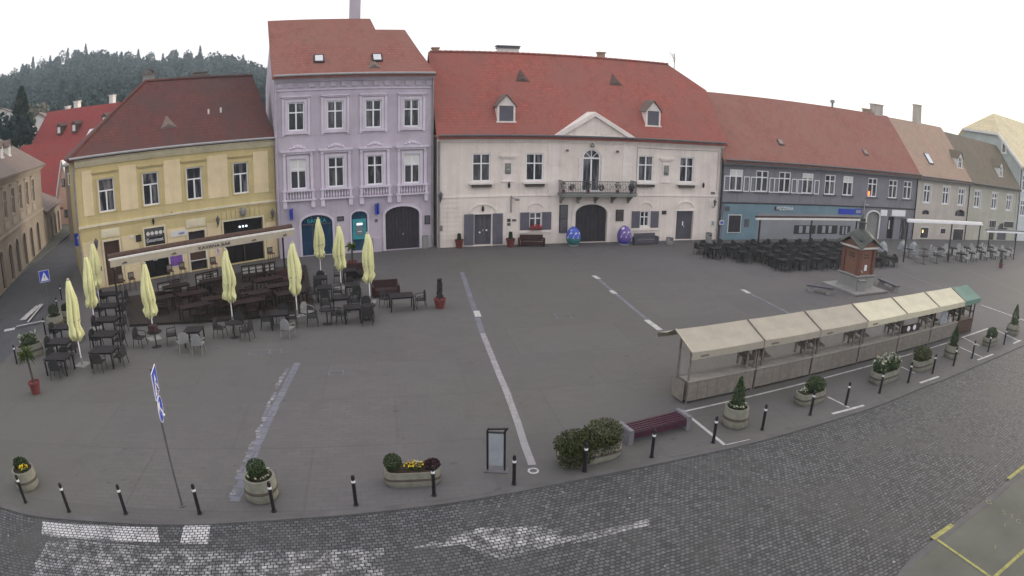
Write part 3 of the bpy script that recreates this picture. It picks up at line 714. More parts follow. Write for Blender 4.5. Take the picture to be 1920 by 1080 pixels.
# ------------------------------------------------------------------ haze
hm = bpy.data.materials.new('haze'); hm.use_nodes = True; nt = hm.node_tree; nt.nodes.clear()
pv = nt.nodes.new('ShaderNodeVolumePrincipled'); pv.inputs['Color'].default_value = (.78,.92,1,1); pv.inputs['Density'].default_value = .0006; pv.inputs['Anisotropy'].default_value = .55
oo = nt.nodes.new('ShaderNodeOutputMaterial'); nt.links.new(pv.outputs[0], oo.inputs['Volume'])
hz = MB().box(-1060, 1060, -1060, 1160, -1.2, 95).build('haze', hm); tag(hz, 'thin pale morning haze lying over the square and hill', 'haze', kind='stuff')
#%%PART3
# ================================================================== BUILDINGS
def roofmesh(F, polys, mat, th=.16, name='roof'):
    b = MB()
    for p in polys: b.slab(p, (0, 0, -th))
    return b.build(name, mat, F.root)
def skylight(F, roof, u, v, y0, z0, k, w=.7, h=.9, glass='glass'):
    p = F.slope(u, v, y0, z0, k); n = Vector((0,-k,1)).normalized(); t = Vector((0,1,k)).normalized()
    def q(a, c, o): return Vector((p.x+a, 0, 0))+Vector((0,p.y,p.z))+t*c+n*o
    b = MB(); b.slab([q(-w/2,-h/2,.12), q(w/2,-h/2,.12), q(w/2,h/2,.12), q(-w/2,h/2,.12)], -n*.2)
    o = b.build('skylight', 'offwhite', roof)
    return o, q
def skylight2(F, roof, u, v, y0, z0, k, w=.7, h=.9, frame='greydoor', glass='skyglass'):
    o, q = skylight(F, roof, u, v, y0, z0, k, w, h); o.data.materials[0] = M[frame]
    g = MB(); n = Vector((0,-k,1)).normalized(); g.slab([q(-w/2+.1,-h/2+.1,.135), q(w/2-.1,-h/2+.1,.135), q(w/2-.1,h/2-.1,.135), q(-w/2+.1,h/2-.1,.135)], -n*.02)
    o2 = g.build('skylight_pane', glass, roof); return o
M['skyglass'] = plain('pale_skylight_glass', (.62,.64,.66), .15, .05, 2, .6)
def chimney(F, roof, x, y, z0, z1, w, d, mat='offwhite', cap='greytile'):
    b = MB().box(x-w/2, x+w/2, y-d/2, y+d/2, z0, z1, 0).box(x-w/2-.08, x+w/2+.08, y-d/2-.08, y+d/2+.08, z1, z1+.12, 1)
    return b.build('chimney', [mat, cap], roof)
def dormer(F, roof, u, v, y0, z0, k, w, h, gable, wallm, winm, roofm, shut='shutter'):
    """u,v: middle of the sill; a gabled dormer growing out of the roof plane"""
    p = F.slope(u, v, y0, z0, k); x, y, z = p
    dy = (h+gable)/k; ya = y-.06
    b = MB(); t = .14
    b.prism([(x-w/2,z),(x-w/2+t,z),(x-w/2+t,z+h),(x-w/2,z+h)], ya, y+h/k); b.prism([(x+w/2-t,z),(x+w/2,z),(x+w/2,z+h),(x+w/2-t,z+h)], ya, y+h/k)
    b.prism([(x-w/2,z+h),(x+w/2,z+h),(x,z+h+gable)], ya, ya+.12); b.box(x-w/2-.08, x+w/2+.08, ya-.08, ya+.1, z-.12, z)
    o = b.build('dormer', wallm, roof)
    q = MB()
    for sgn in (-1, 1):
        q.slab([(x+sgn*(w/2+.12), ya-.14, z+h-.1), (x, ya-.14, z+h+gable+.06), (x, y+dy+.2, z+h+gable+.06), (x+sgn*(w/2+.12), y+h/k+.1, z+h-.1)], (0,0,.07))
    # the dormer's own roof, its shutters
    q.build('dormer_roof', roofm, roof)
    g = MB()
    if shut:
        g.box(x-w/2+t, x-.01, ya+.05, ya+.09, z, z+h-.02).box(x+.01, x+w/2-t, ya+.05, ya+.09, z, z+h-.02)
        for i in range(7):
            zz = z+.08+i*(h-.15)/7; g.box(x-w/2+t+.05, x-.05, ya+.03, ya+.05, zz, zz+.03).box(x+.05, x+w/2-t-.05, ya+.03, ya+.05, zz, zz+.03)
        g.build('dormer_shutters', shut, roof)
    else:
        g.box(x-w/2+t, x+w/2-t, ya+.07, ya+.09, z, z+h).build('dormer_pane', 'glass', roof)
        MB().box(x-w/2+t, x-w/2+t+.06, ya+.02, ya+.07, z, z+h).box(x+w/2-t-.06, x+w/2-t, ya+.02, ya+.07, z, z+h).box(x-.03, x+.03, ya+.02, ya+.065, z, z+h).box(x-w/2+t, x+w/2-t, ya+.02, ya+.068, z+h*.6, z+h*.6+.06).build('dormer_frame', 'white', roof)
    return o
def eyebrow(F, roof, u, v, y0, z0, k, w=1.0, mat='greytile'):
    p = F.slope(u, v, y0, z0, k); b = MB()
    b.add([(p.x-w/2,p.y,p.z),(p.x+w/2,p.y,p.z),(p.x,p.y-.02,p.z+.27),(p.x,p.y+.9,p.z+.9*k)], [(0,1,2),(0,2,3),(1,3,2)]).build('roof_vent', mat, roof)

# ---------------- cream town hall
TH = Facade('town_hall', 'wide cream town hall with pediment, iron balcony and arched gate', 'town hall', .2511, 45.22, 5.98, 29.5, 8.1, 11, 'th')
T = TH; W = T.W
KR = 1.19; YR0, ZR0 = -.45, 8.12
for (u0, v0), (u1, v1) in (((888,290),(917,344)), ((988,288),(1017,341)), ((1198,290),(1224,341)), ((1274,291),(1301,341))):
    xa, za = T.at(u0, v0); xb, zb = T.at(u1, v1); cx = (xa+xb)/2
    T.window(cx, 4.82, 1.34, 2.05, .085, .64)
    MB().box(cx-.9, cx+.9, -.32, .0, 4.62, 4.72).box(cx-.72, cx+.72, -.26, -.02, 4.4, 4.62, 1).build('flower_box', ['offwhite', 'band'], T.root)
# blind panels between the windows
for (u, v) in ((952,313), (1249,313)):
    x, z = T.at(u, v)
    MB().box(x-.62, x+.62, -.16, .02, 6.62, 6.74).box(x-.5, x+.5, -.1, .02, 6.5, 6.62).box(x-.45, x+.45, -.09, .02, 4.75, 4.85).box(x-.34, x+.34, -.05, .02, 4.85, 6.4).build('wall_niche', 'thtrim', T.root)
    o = MB().box(x-.22, x+.22, -.09, -.05, 5.35, 6.15).lathe([(.16,0),(.2,.15),(.08,.3),(.1,.42),(.02,.5)], (x,-.1,5.5), 8).build('relief', 'stone', T.root)
# middle bay
xa = T.at(1042, 340)[0]; xb = T.at(1184, 340)[0]; gx = T.at(1109, 400)[0]
bd = T.at(1109, 330)[0]
T.window(bd, 3.98, 1.5, 3.3, .1, 0, True, arch=.72, y=.14)
for s in (-1, 1): MB().box(bd+s*.93-.15, bd+s*.93+.15, -.05, .02, 3.75, 6.6).build('door_surround', 'thtrim', T.root)
MB().lathe([(.05,-.1),(.22,0),(.12,.15),(.04,.25)], (bd, -.08, 7.5), 8).build('keystone_ornament', 'stone', T.root)
for x in (bd-3.05, bd+3.0): MB().box(x-.42, x+.42, -.045, .02, 3.72, 7.72).box(x-.3, x+.55, -.07, .02, 6.0, 6.06).build('pilaster', 'thtrim', T.root)
for u, v in ((1063,282), (1157,284)):
    x, z = T.at(u, v); MB().tube((x,-.02,z), (x,-.22,z), .09, .09, 8).build('small_spotlight', 'iron', T.root)
T.door(gx-1.32, gx+1.32, .02, 3.0, 'dark', .72, 'gate', .22, 8, False, .3, 'thtrim')
# ground floor openings
x0 = T.at(889, 430)[0]; x1 = T.at(921, 430)[0]
T.door(x0, x1, .08, 2.38, 'greydoor', 0, 'door', .2, 4, True, .09, 'thtrim')
for sx, (ua, ub) in ((-1, (870,888)), (1, (923,942))):
    a = T.at(ua, 430)[0]; c = T.at(ub, 430)[0]; q = MB().box(a, c, -.1, -.05, .12, 2.42)
    for i in range(3): q.box(a+.06+(c-a-.1)*i/3, a+.02+(c-a-.1)*(i+1)/3, -.115, -.1, .2, 2.34)
    q.build('open_door_leaf', 'shutter', T.root)
def arclet(x, z, r, F=T):
    q = MB(); n = 10
    for i in range(n):
        a0, a1 = PI*i/n, PI*(i+1)/n
        q.prism([(x-r*math.cos(a0), z+r*.62*math.sin(a0)), (x-(r+.09)*math.cos(a0), z+(r*.62+.09)*math.sin(a0)), (x-(r+.09)*math.cos(a1), z+(r*.62+.09)*math.sin(a1)), (x-r*math.cos(a1), z+r*.62*math.sin(a1))], -.07, .02)
    return q.build('arched_label_mould', 'thtrim', F.root)
arclet((x0+x1)/2, 2.5, .95)
for sx, zz in ((.35, 1.0), (.75, 1.15)): MB().tube((x0+(x1-x0)*sx, .19, zz), (x0+(x1-x0)*sx, .215-.06, zz), .07, .07, 8).build('door_badge', 'white', T.root)
for (u0, u1), fl in (((975,1033), 1), ((1184,1234), 0)):
    a = T.at(u0, 415)[0]; c = T.at(u1, 415)[0]; m_ = (a+c)/2; zb, zt = 1.1, 2.44
    T.window(m_-.03*(1-fl), zb+.1, .95 if fl else .8, zt-zb-.12, .07, .62, True, y=.13)
    hw = .5
    for l, r in ((a, m_-hw), (m_+hw, c)):
        q = MB().box(l, r, -.08, -.03, zb, zt)
        for i in range(9): q.box(l+.08, r-.08, -.1, -.08, zb+.08+i*.14, zb+.13+i*.14)
        q.build('shutter', 'shutter', T.root)
    MB().box(a-.05, c+.05, -.09, .02, zb-.22, zb-.02).build('sill', 'thtrim', T.root)
    arclet(m_, zt+.35, .5)
    if fl:
        e = MB().box(m_-.5, m_+.45, -.3, -.1, zb+.02, zb+.2).build('window_box', 'terracotta', T.root)
        q = MB(); leaves(q, (m_, -.2, zb+.3), (.5,.14,.14), 90, .11); q.build('red_blossoms', 'redflower', e)
x0 = T.at(1267, 420)[0]; x1 = T.at(1299, 420)[0]; T.door(x0, x1, .06, 2.45, 'greydoor', 0, 'door', .2, 3, True, .1, 'thtrim'); arclet((x0+x1)/2, 2.72, .75)
MB().box((x0+x1)/2-.12, (x0+x1)/2-.02, .17, .195, 1.2, 1.55).build('door_notice', 'white', T.root)
# boards and plaques
def board(F, u0, v0, u1, v1, m1, m2, name='notice_board', out=.09, fr=.07, bars=0):
    a, zt = F.at(u0, v0); c, zb = F.at(u1, v1)
    o = MB().box(a, c, -out, .0, zb, zt).build(name, m1, F.root)
    if m2:
        q = MB()
        if bars:
            for i in range(bars): q.box(a+fr, c-fr, -out-.012, -out+.004, zb+(zt-zb)*i/bars+fr*.5, zb+(zt-zb)*(i+1)/bars-fr*.5)
        else: q.box(a+fr, c-fr, -out-.012, -out+.004, zb+fr, zt-fr)
        q.build('board_face', m2, o)
    return o
board(T, 1049,384, 1063,436, 'dark', 'iron', bars=2); board(T, 1155,393, 1168,414, 'dark', 'band', bars=3)
board(T, 1241,395, 1249,402, 'dark', None, 'wall_plaque', .04); board(T, 951,410, 957,416, 'dark', None, 'wall_plaque', .04); board(T, 951,418, 957,423, 'iron', None, 'wall_plaque', .04); board(T, 960,411, 968,415, 'iron', None, 'wall_plaque', .03)
board(T, 1185,361, 1189,365, 'iron', None, 'wall_plaque', .04); board(T, 1333,360, 1340,364, 'iron', None, 'wall_plaque', .04); board(T, 821,423, 830,433, 'lbtrim', None, 'meter_cover', .03); board(T, 1333,413, 1339,424, 'offwhite', 'board', 'meter_cover', .05)
for u, v in ((954,347), (905,391), (1318,347)):
    x, z = T.at(u, v); MB().lathe([(.03,-.22),(.09,-.1),(.09,.1),(.03,.22)], (x, -.1, z), 8).build('wall_fitting', 'black', T.root)
x, z = T.at(958, 385); b = MB().tube((x,-.06,z-.55), (x,-.06,z+.75), .04).tube((x,-.06,z+.6), (x+.35,-.35,z+.45), .035).box(x+.25, x+.5, -.55, -.3, z+.4, z+.55); b.build('camera_bracket', 'copper', T.root)
x, z = T.at(825, 378); T.lantern(x, 3.85); x, z = T.at(1335, 388); T.lantern(x, 3.2)
# plinth, string course, cornice, rustication grooves on the left part
T.band('string_course', 3.66, 3.76, .06, 'thtrim', 0, xa); T.band('string_course', 3.66, 3.76, .06, 'thtrim', xb, W)
q = MB(); b0 = T.at(819,420)[0]+.1; b1 = T.at(868,420)[0]-.1
for i in range(9): q.box(max(.02, b0), b1, -.03, .02, .55+i*.34, .55+i*.34+.27)
q.build('rusticated_courses', 'th', T.root)
T.cornice(8.14, 'thtrim', .42, .42)
pl = T.at(1034,258)[0]; pr = T.at(1190,262)[0]; pc = T.at(1112,215)[0]; pz = 10.02
MB().prism([(pl+.2,8.16),(pr-.2,8.16),(pc,pz-.15)], -.3, 1.8).build('pediment', 'th', T.root)
MB().prism([(pl-.1,8.16),(pl+.55,8.16),(pc,pz-.22),(pc,pz+.12)], -.5, 1.9).prism([(pr+.1,8.16),(pr-.55,8.16),(pc,pz-.22),(pc,pz+.12)], -.5, 1.9).box(pl+.5, pr-.5, -.4, -.3, 8.16, 8.3).build('pediment_cornice', 'thtrim', T.root)
# balcony
ba = T.at(1050, 355)[0]; bb = T.at(1179, 355)[0]
bal = MB().box(ba-.15, bb+.15, -1.15, .02, 3.72, 3.86).box(ba-.22, bb+.22, -1.22, .02, 3.86, 3.95); bal = bal.build('balcony', 'stone', T.root)
for x in (ba+.05, ba+(bb-ba)*.25, ba+(bb-ba)*.5, ba+(bb-ba)*.75, bb-.05):
    q = MB(); q.prism([(x-.07,3.1),(x+.07,3.1),(x+.07,3.72),(x-.07,3.72)], -.18, 0); q.slab([(x-.07,-.0,3.15),(x-.07,-.0,3.72),(x-.07,-.95,3.72)], (.14,0,0)); q.build('bracket', 'stone', bal)
q = MB(); zt = 4.9
q.box(ba-.15, bb+.15, -1.16, -1.11, zt-.05, zt).box(ba-.15, bb+.15, -1.15, -1.12, 4.02, 4.06).box(ba-.15, ba-.1, -1.12, 0, zt-.05, zt).box(bb+.1, bb+.15, -1.12, 0, zt-.05, zt)
n = 44
for i in range(n+1):
    x = ba-.13+(bb-ba+.26)*i/n; q.box(x-.011, x+.011, -1.145, -1.122, 3.95, zt)
for sx in (ba-.13, bb+.13):
    for i in range(8): q.box(sx-.011, sx+.011, -1.1+i*.14, -1.078+i*.14, 3.95, zt)
for i in range(9):
    x = ba+.35+(bb-ba-.7)*i/8
    for a in range(10): q.beam((x+.24*math.cos(a*.628), -1.16, 4.48+.24*math.sin(a*.628)), (x+.24*math.cos(a*.628+.628), -1.16, 4.48+.24*math.sin(a*.628+.628)), .022)
q.build('railing', 'iron', bal)
for u in (1063, 1117, 1172):
    x = T.at(u, 350)[0]; q = MB(); leaves(q, (x, -1.2, 4.45), (.28,.12,.28), 160, .1, shell=.4); q.build('wreath', 'dark', bal)
for u in (1050, 1175, 1095, 1150):
    x = T.at(u, 340)[0]; q = MB().lathe([(.1,0),(.16,.25)], (x,-.9,3.96), 8, 0); leaves(q, (x,-.9,4.55), (.22,.2,.32), 110, .1, 1); q.build('potted_plant', ['terracotta','bush'], bal)
# roof
pe = T.slope
el, er = (-.12, YR0, ZR0), (W+.25, YR0, ZR0)
r1 = pe(786,97,YR0,ZR0,KR); r2 = pe(1252,121,YR0,ZR0,KR); r3 = pe(1291,166,YR0,ZR0,KR)
zr = (r1.z+r2.z)/2; yr = YR0+(zr-ZR0)/KR; r1 = Vector((min(r1.x,-.3), yr, zr)); r2 = Vector((r2.x, yr, zr))
backz = ZR0; yb = 2*yr-YR0
er2 = (W+.25, YR0+ (r3.z-ZR0)/KR, r3.z)
rf = roofmesh(T, [[el, er, er2, r2, (-.12, yr, zr)], [(-.12, yr+.002, zr), r2+Vector((0,.002,0)), (W+.25, yb, backz), (-.12, yb, backz)], [r2, er2, (W+.25, yb-(er2[1]-YR0), er2[2])]], 'redtile')
q = MB()
for i in range(46):
    x = i*(r2.x)/46; q.tube((x, yr, zr+.02), (x+r2.x/46*1.05, yr, zr+.05), .1, .12, 6)
q.build('ridge_tiles', 'redtile', rf)
T.gutter(8.22, -.55, 'iron')
T.pipe(T.W-.12, 0, 7.9, 'copper'); T.pipe(.08, 0, 7.8, 'copper', -.16, .08)
chimney(T, rf, T.slope(955,100,YR0,ZR0,KR).x, yr+.6, zr-1, zr+.45, 1.7, .7, 'offwhite', 'iron')
MB().box(T.slope(955,100,YR0,ZR0,KR).x-1.0, T.slope(955,100,YR0,ZR0,KR).x+1.0, yr+.2, yr+1.0, zr+.62, zr+.7).build('chimney_cowl', 'iron', rf)
chimney(T, rf, T.slope(1130,108,YR0,ZR0,KR).x, yr+.5, zr-1, zr+.5, .55, .5, 'beigetile', 'beigetile')
chimney(T, rf, T.slope(818,97,YR0,ZR0,KR).x, yr+.6, zr-1, zr+.3, .5, .5, 'beigetile', 'beigetile')
dormer(T, rf, 949,227, YR0,ZR0,KR, 1.35, 1.15, .75, 'thtrim', 'glass', 'greytile'); dormer(T, rf, 1224,235, YR0,ZR0,KR, 1.3, 1.15, .75, 'thtrim', 'glass', 'greytile')
for u, v in ((980,153), (1155,160)): eyebrow(T, rf, u, v, YR0, ZR0, KR, 1.2, 'blackp2')
# bare twig-like aerial on the roof end
p = T.slope(1264,132,YR0,ZR0,KR); q = MB().tube(p, (p.x,p.y,p.z+1.5), .04)
for a in range(7): q.tube((p.x,p.y,p.z+.6+.12*a), (p.x+random.uniform(-.6,.5), p.y, p.z+1.2+.12*a), .018)
q.build('roof_aerial', 'greywood', rf)
TH.wall()

q = MB()
q.path([(bd+3.8, -.03, 3.8), (bd+3.8, -.03, 7.5), (bd+7, -.03, 7.44), (T.W-.4, -.03, 7.5), (T.W-.4, -.03, 4.2)], .014, 4)
q.build('wall_cable', 'iron', T.root)

# ---------------- lilac house
PUH = Facade('lilac_house', 'tall lilac house with three storeys, white window frames and a steep red roof', 'house', .3571, 44.7, -.82, 10.5, 12.55, 10, 'pu')
P = PUH
def box_(F, pts, h): return [sum(F.at(u, v)[0] for u, v in pts)/len(pts)]
for u in (555, 628.5, 700, 771.5):
    x = P.at(u, 215)[0]; P.window(x, 8.9, 1.16, 1.98, .09, .64, surround=.22, sm='putrim')
    MB().box(x-1.02, x+1.02, -.2, .02, 11.24, 11.34).box(x-.9, x+.9, -.12, .02, 11.14, 11.24).box(x-.98, x-.82, -.12, .02, 8.55, 11.14).box(x+.82, x+.98, -.12, .02, 8.55, 11.14).box(x-.95, x+.95, -.13, .02, 8.66, 8.76).build('window_hood', 'putrim', P.root)
for i, u in enumerate((559, 630, 703, 772.5)):
    x = P.at(u, 320)[0]; P.window(x, 4.82, 1.16, 2.12, .09, .66, surround=.2, sm='putrim', blind=(.42, 0, 0, .4)[i])
    q = MB().box(x-1.2, x+1.2, -.26, .02, 7.42, 7.54).box(x-1.08, x+1.08, -.16, .02, 7.28, 7.42)
    for s in (-1, 1): q.box(x+s*.96-.1, x+s*.96+.1, -.12, .02, 4.3, 7.28).lathe([(.05,0),(.1,.1),(.06,.2)], (x+s*.96, -.1, 7.1), 6).box(x+s*1.0-.14, x+s*1.0+.14, -.24, .02, 3.52, 4.05)
    q.prism([(x-.75,7.54),(x+.75,7.54),(x+.3,7.86),(x,7.96),(x-.3,7.86)], -.1, .02)
    for j in range(5): q.lathe([(.03,0),(.11,.08),(.05,.18)], (x-.48+j*.24, -.14, 7.58+.1*(1-abs(j-2)/2)), 6)
    q.build('window_hood', 'putrim', P.root)
    q = MB().box(x-1.16, x+1.16, -.28, .02, 4.66, 4.76).box(x-1.2, x+1.2, -.3, .02, 4.02, 4.12).box(x-1.1, x-.92, -.25, .0, 4.12, 4.66).box(x+.92, x+1.1, -.25, .0, 4.12, 4.66)
    for j in range(9): q.lathe([(.035,0),(.07,.16),(.035,.34),(.05,.53)], (x-.8+j*.2, -.17, 4.13), 6)
    q.build('balustrade', 'putrim', P.root)
# frieze and cornice
for j in range(15):
    x = .35+j*(P.W-.7)/14; MB().box(x-.2, x+.2, -.1, .02, 11.9, 12.25).build('frieze_block', 'pu', P.root)
pass; P.band('string_course', 11.68, 11.76, .08, 'putrim'); P.cornice(12.62, 'putrim', .32, .5)
# doors
x0, x1 = P.at(566, 440)[0], P.at(624, 440)[0]
P.door(x0, x1, .02, 2.92, 'glassblue', .55, 'shop_front', .2, 3, False, .16, 'putrim')
MB().box(x0+.04, x1-.04, .1, .18, 2.2, 2.28).box((x0+x1)/2-.35, (x0+x1)/2-.28, .1, .18, .05, 2.2).box((x0+x1)/2+.3, (x0+x1)/2+.37, .1, .18, .05, 2.2).build('shop_frame', 'greydoor', P.root)
text('BANKA', .42, 'teald', P.root, ((x0+x1)/2, .08, 2.48), (PI/2, 0, 0), 'sign_lettering')
x0, x1 = P.at(660, 440)[0], P.at(689.5, 440)[0]
P.door(x0, x1, .12, 3.0, 'glassblue', .35, 'cash_machine_bay', .2, 2, False, .12, 'putrim')
o = MB().box(x0+.08, x1-.08, .1, .2, .95, 2.42).build('cash_machine', 'teald', P.root); c = (x0+x1)/2
MB().box(c-.25, c+.25, .02, .1, 1.25, 2.2).build('housing', 'tealg', o); MB().box(c-.2, c+.2, -.0, .02, 2.0, 2.13).build('lit_sign', 'lit', o); MB().box(c-.16, c+.16, -.0, .02, 1.5, 1.56).build('screen', 'offwhite', o)
x0, x1 = P.at(723, 440)[0], P.at(786.5, 440)[0]
P.door(x0, x1, .03, 3.18, 'dark', .6, 'gate', .2, 10, True, .2, 'putrim')
board(P, 632,406, 645,414, 'dark', 'iron', 'wall_plaque', .05); board(P, 796,404, 806,420, 'dark', 'iron', 'notice_board', .06); board(P, 703,411, 708,416, 'iron', None, 'wall_plaque', .05)
for u, v in ((547,402), (707,392)):
    x, z = P.at(u, v); MB().box(x-.16, x-.06, -.5, -.04, z-.35, z+.4).box(x+.0, x+.09, -.5, -.04, z-.3, z+.45).tube((x-.05,0,z), (x-.05,-.3,z), .02).build('projecting_sign', 'signblue', P.root)
x = P.at(797,455)[0]; MB().box(x-.2, x+.2, -.25, .0, 0, .95).build('utility_box', 'stone', P.root)
x = P.at(712,450)[0]; MB().box(x-.5, x+.1, -.2, .0, 0, 1.0).build('utility_box', 'pu', P.root)
KP_ = 1.05; y0, z0 = -.55, 12.66
A_ = [Vector((-.12,y0,z0)), Vector((P.W+.1,y0,z0))]+[P.slope(u, v, y0, z0, KP_) for u, v in ((787,97),(759,56),(704,55),(694,36),(502,38))]
A_[-1].x = min(A_[-1].x, -.25)
zt_ = (A_[-1].z+A_[-2].z)/2
for k in (-1, -2): A_[k] = Vector((A_[k].x, y0+(zt_-z0)/KP_, zt_))
for k in (-3, -4): zq = (A_[-3].z+A_[-4].z)/2
yq = y0+(zq-z0)/KP_; A_[-3] = Vector((A_[-3].x, yq, zq)); A_[-4] = Vector((A_[-4].x, yq, zq))
ym = A_[-1].y
def mirror(v): return Vector((v.x, 2*ym-v.y, v.z))
back = [mirror(A_[0]), mirror(A_[1]), mirror(A_[2]), mirror(A_[3]), mirror(A_[4]), A_[5]+Vector((0,.002,0)), A_[6]+Vector((0,.002,0))]
rf = roofmesh(P, [A_, back, [A_[2], A_[3], mirror(A_[3]), mirror(A_[2])], [A_[3], A_[4], mirror(A_[4]), mirror(A_[3])], [A_[4], A_[5], mirror(A_[4])]], 'redtile2')
for u, v in ((598,111), (707,109)): skylight2(P, rf, u, v, y0, z0, KP_, .75, .8, 'dark')
eyebrow(P, rf, 702, 128, y0, z0, KP_, .9, 'greytile')
cx = P.slope(666, 36, y0, z0, KP_).x; chimney(P, rf, cx, ym+.35, zt_-1.2, zt_+2.6, .8, .7, 'pu', 'pu')
P.gutter(12.74, -.66); P.pipe(P.W-.08, 0, 12.4, 'copper', -.14, .07); P.pipe(.12, 0, 12.3, 'pu', -.12, .05)
def gab(b): b.add([(0,0,12.55),(-.9,P.depth,12.55),(-.3,ym,zt_-.15),(0,ym-.1,zt_-.2)], [(0,1,2,3)])
P.wall(gab, side=.9)

# ---------------- yellow corner house
YEH = Facade('yellow_house', 'yellow corner house with a dark brown hipped roof behind the long terrace awning', 'house', .7467, 42.2, 2.06, 16.35, 8.3, 10, 'ye')
Y = YEH; W = Y.W
for i, (u0, v0, u1, v1) in enumerate(((185,338,215,396), (266,326,300,384), (348,316,381,372), (436,307,467,361))):
    x = (Y.at(u0, v0)[0]+Y.at(u1, v1)[0])/2; Y.window(x, 4.84, 1.14, 2.15, .085, .63, 'low', surround=.1, sm='ye', hood=.42)
    if i == 0: pass
# pale panels between the windows
wx = [(Y.at(a, b)[0]+Y.at(c, d)[0])/2 for a, b, c, d in ((185,338,215,396), (266,326,300,384), (348,316,381,372), (436,307,467,361))]
gaps = [(.45, wx[0]-.95)]+[(wx[i]+.95, wx[i+1]-.95) for i in range(3)]+[(wx[3]+.95, W-.5)]
for a, c in gaps: MB().box(a, c, -.035, .02, 4.75, 7.62).build('wall_panel', 'yep', Y.root)
q = MB()
for j in range(11): q.box(W-.42, W-.02, -.04, .02, 4.7+j*.33, 4.7+j*.33+.27)
q.build('quoins', 'ye', Y.root)
Y.band('string_course', 4.02, 4.16, .14, 'yetrim', -.05, W); Y.band('string_course', 3.86, 4.0, .05, 'ye'); Y.cornice(8.36, 'yetrim', .46, .5)
def door_y(u0, u1, z0, z1, **k):
    a = Y.at(u0, 450)[0]; c = Y.at(u1, 450)[0]; return a, c
a, c = Y.at(198, 490)[0], Y.at(226, 480)[0]; Y.door(a, c, .05, 2.95, 'brown', 0, 'door', .2, 3, True, .12, 'yetrim')
MB().box(a-.1, c+.1, -.05, .02, 3.2, 3.75).box(a+.1, c-.1, -.08, -.04, 3.3, 3.65).build('relief_panel', 'yetrim', Y.root)
a, c = Y.at(271, 440)[0], Y.at(308, 435)[0]; Y.window(( a+c)/2, 2.2, c-a, 1.15, .06, 0, False, m='dark', surround=.12, sm='yetrim'); Y.band('shop_sign', 2.75, 3.3, -.07, 'iron', a+.08, c-.08)
text('Gourmet', .36, 'white', Y.root, ((a+c)/2, .0, 2.55), (PI/2,0,0), 'sign_lettering', sx=.9)
for k in range(5): MB().tube((a+.25+.3*k, .04, 3.0), (a+.25+.3*k, .0, 3.0), .13, .13, 8).build('sign_bottle_shape', 'offwhite', Y.root)
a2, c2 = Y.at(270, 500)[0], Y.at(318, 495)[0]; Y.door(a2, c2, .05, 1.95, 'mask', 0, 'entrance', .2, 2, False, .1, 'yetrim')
MB().box(a2+.75, a2+1.05, .12, .19, 1.15, 1.45).build('door_sticker', 'board', Y.root)
a, c = Y.at(319, 437)[0], Y.at(350, 432)[0]; MB().box(a, c, -.08, .0, 2.55, 2.95).build('wall_sign', 'offwhite', Y.root); text('svijet', .2, 'signblue', Y.root, ((a+c)/2+.2, -.1, 2.75), (PI/2,0,0), 'sign_lettering')
a, c = Y.at(353, 440)[0], Y.at(384, 438)[0]; Y.door(a, c, .05, 2.72, 'dark', 0, 'door', .2, 3, False, .14, 'yetrim')
MB().box(a-.1, c+.1, -.05, .02, 3.0, 3.55).box(a+.15, c-.15, -.08, -.04, 3.1, 3.45).build('relief_panel', 'yetrim', Y.root)
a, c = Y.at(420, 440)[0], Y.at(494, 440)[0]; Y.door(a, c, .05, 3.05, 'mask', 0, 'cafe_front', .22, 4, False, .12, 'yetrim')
MB().box(a+.05, c-.05, .1, .2, 2.1, 2.2).box((a+c)/2-.04, (a+c)/2+.04, .1, .2, .1, 2.1).build('cafe_frame', 'brown', Y.root)
q = MB()
for k in (-.25, 0, .25): q.tube(((a+c)/2+k, .1, 2.55), ((a+c)/2+k, .05, 2.55), .07, .07, 8)
q.build('spotlights', 'lit', Y.root)
q = MB()
for k in range(9): q.box(a-.1+(c-a+.2)*k/9+.02, a-.1+(c-a+.2)*(k+1)/9-.02, -.06, .02, 3.2, 3.78)
q.build('flat_arch_stones', 'ye', Y.root); x = (a+c)/2; MB().lathe([(.08,-.3),(.22,-.1),(.26,.15),(.12,.32)], (x,-.12,3.55), 8).build('carved_head', 'stone', Y.root)
for u in (405, 508): x, z = Y.at(u, 408); Y.lantern(x, 3.25)
x, z = Y.at(179, 450); Y.lantern(x, 3.0)
for u0, v0, u1, v1, m1, m2, nm in ((254,441,265,452,'dark',None,'wall_plaque'), (244,441,251,446,'offwhite',None,'wall_plaque'), (183,500,191,507,'iron',None,'wall_plaque'), (316,478,345,497,'offwhite','purple','poster'), (353,467,388,485,'offwhite','brown','menu_board'), (526,460,541,475,'offwhite','board','poster'), (404,464,413,476,'offwhite','poster','poster'), (320,398,323,400,'iron',None,'wall_fitting')):
    if u1 < 530: board(Y, u0, v0, u1, v1, m1, m2, nm)
x, z = Y.at(287, 415); MB().lathe([(.03,-.2),(.08,-.1),(.08,.1),(.03,.2)], (x, -.1, z), 8).build('wall_fitting', 'black', Y.root)
hx = sorted((h[0]-.2, h[1]+.2) for h in Y.holes if h[2] < 3); hx = [(.02, .1)]+hx+[(W-.1, W-.02)]
for (a, b_), (c, d_) in zip(hx, hx[1:]):
    if c-b_ > .35: MB().box(b_, c, -.03, .02, .05, 3.1 if c-b_ > .8 else 2.6).build('wall_panel', 'yep', Y.root)
k = .98; y0, z0 = -.5, 8.42
rl = Y.slope(273,156,y0,z0,k); rr = Y.slope(506,139,y0,z0,k); zr = (rl.z+rr.z)/2; yr = y0+(zr-z0)/k
L = Vector((rl.x, yr, zr)); R_ = Vector((W+.02, yr, zr)); yb = 2*yr-y0
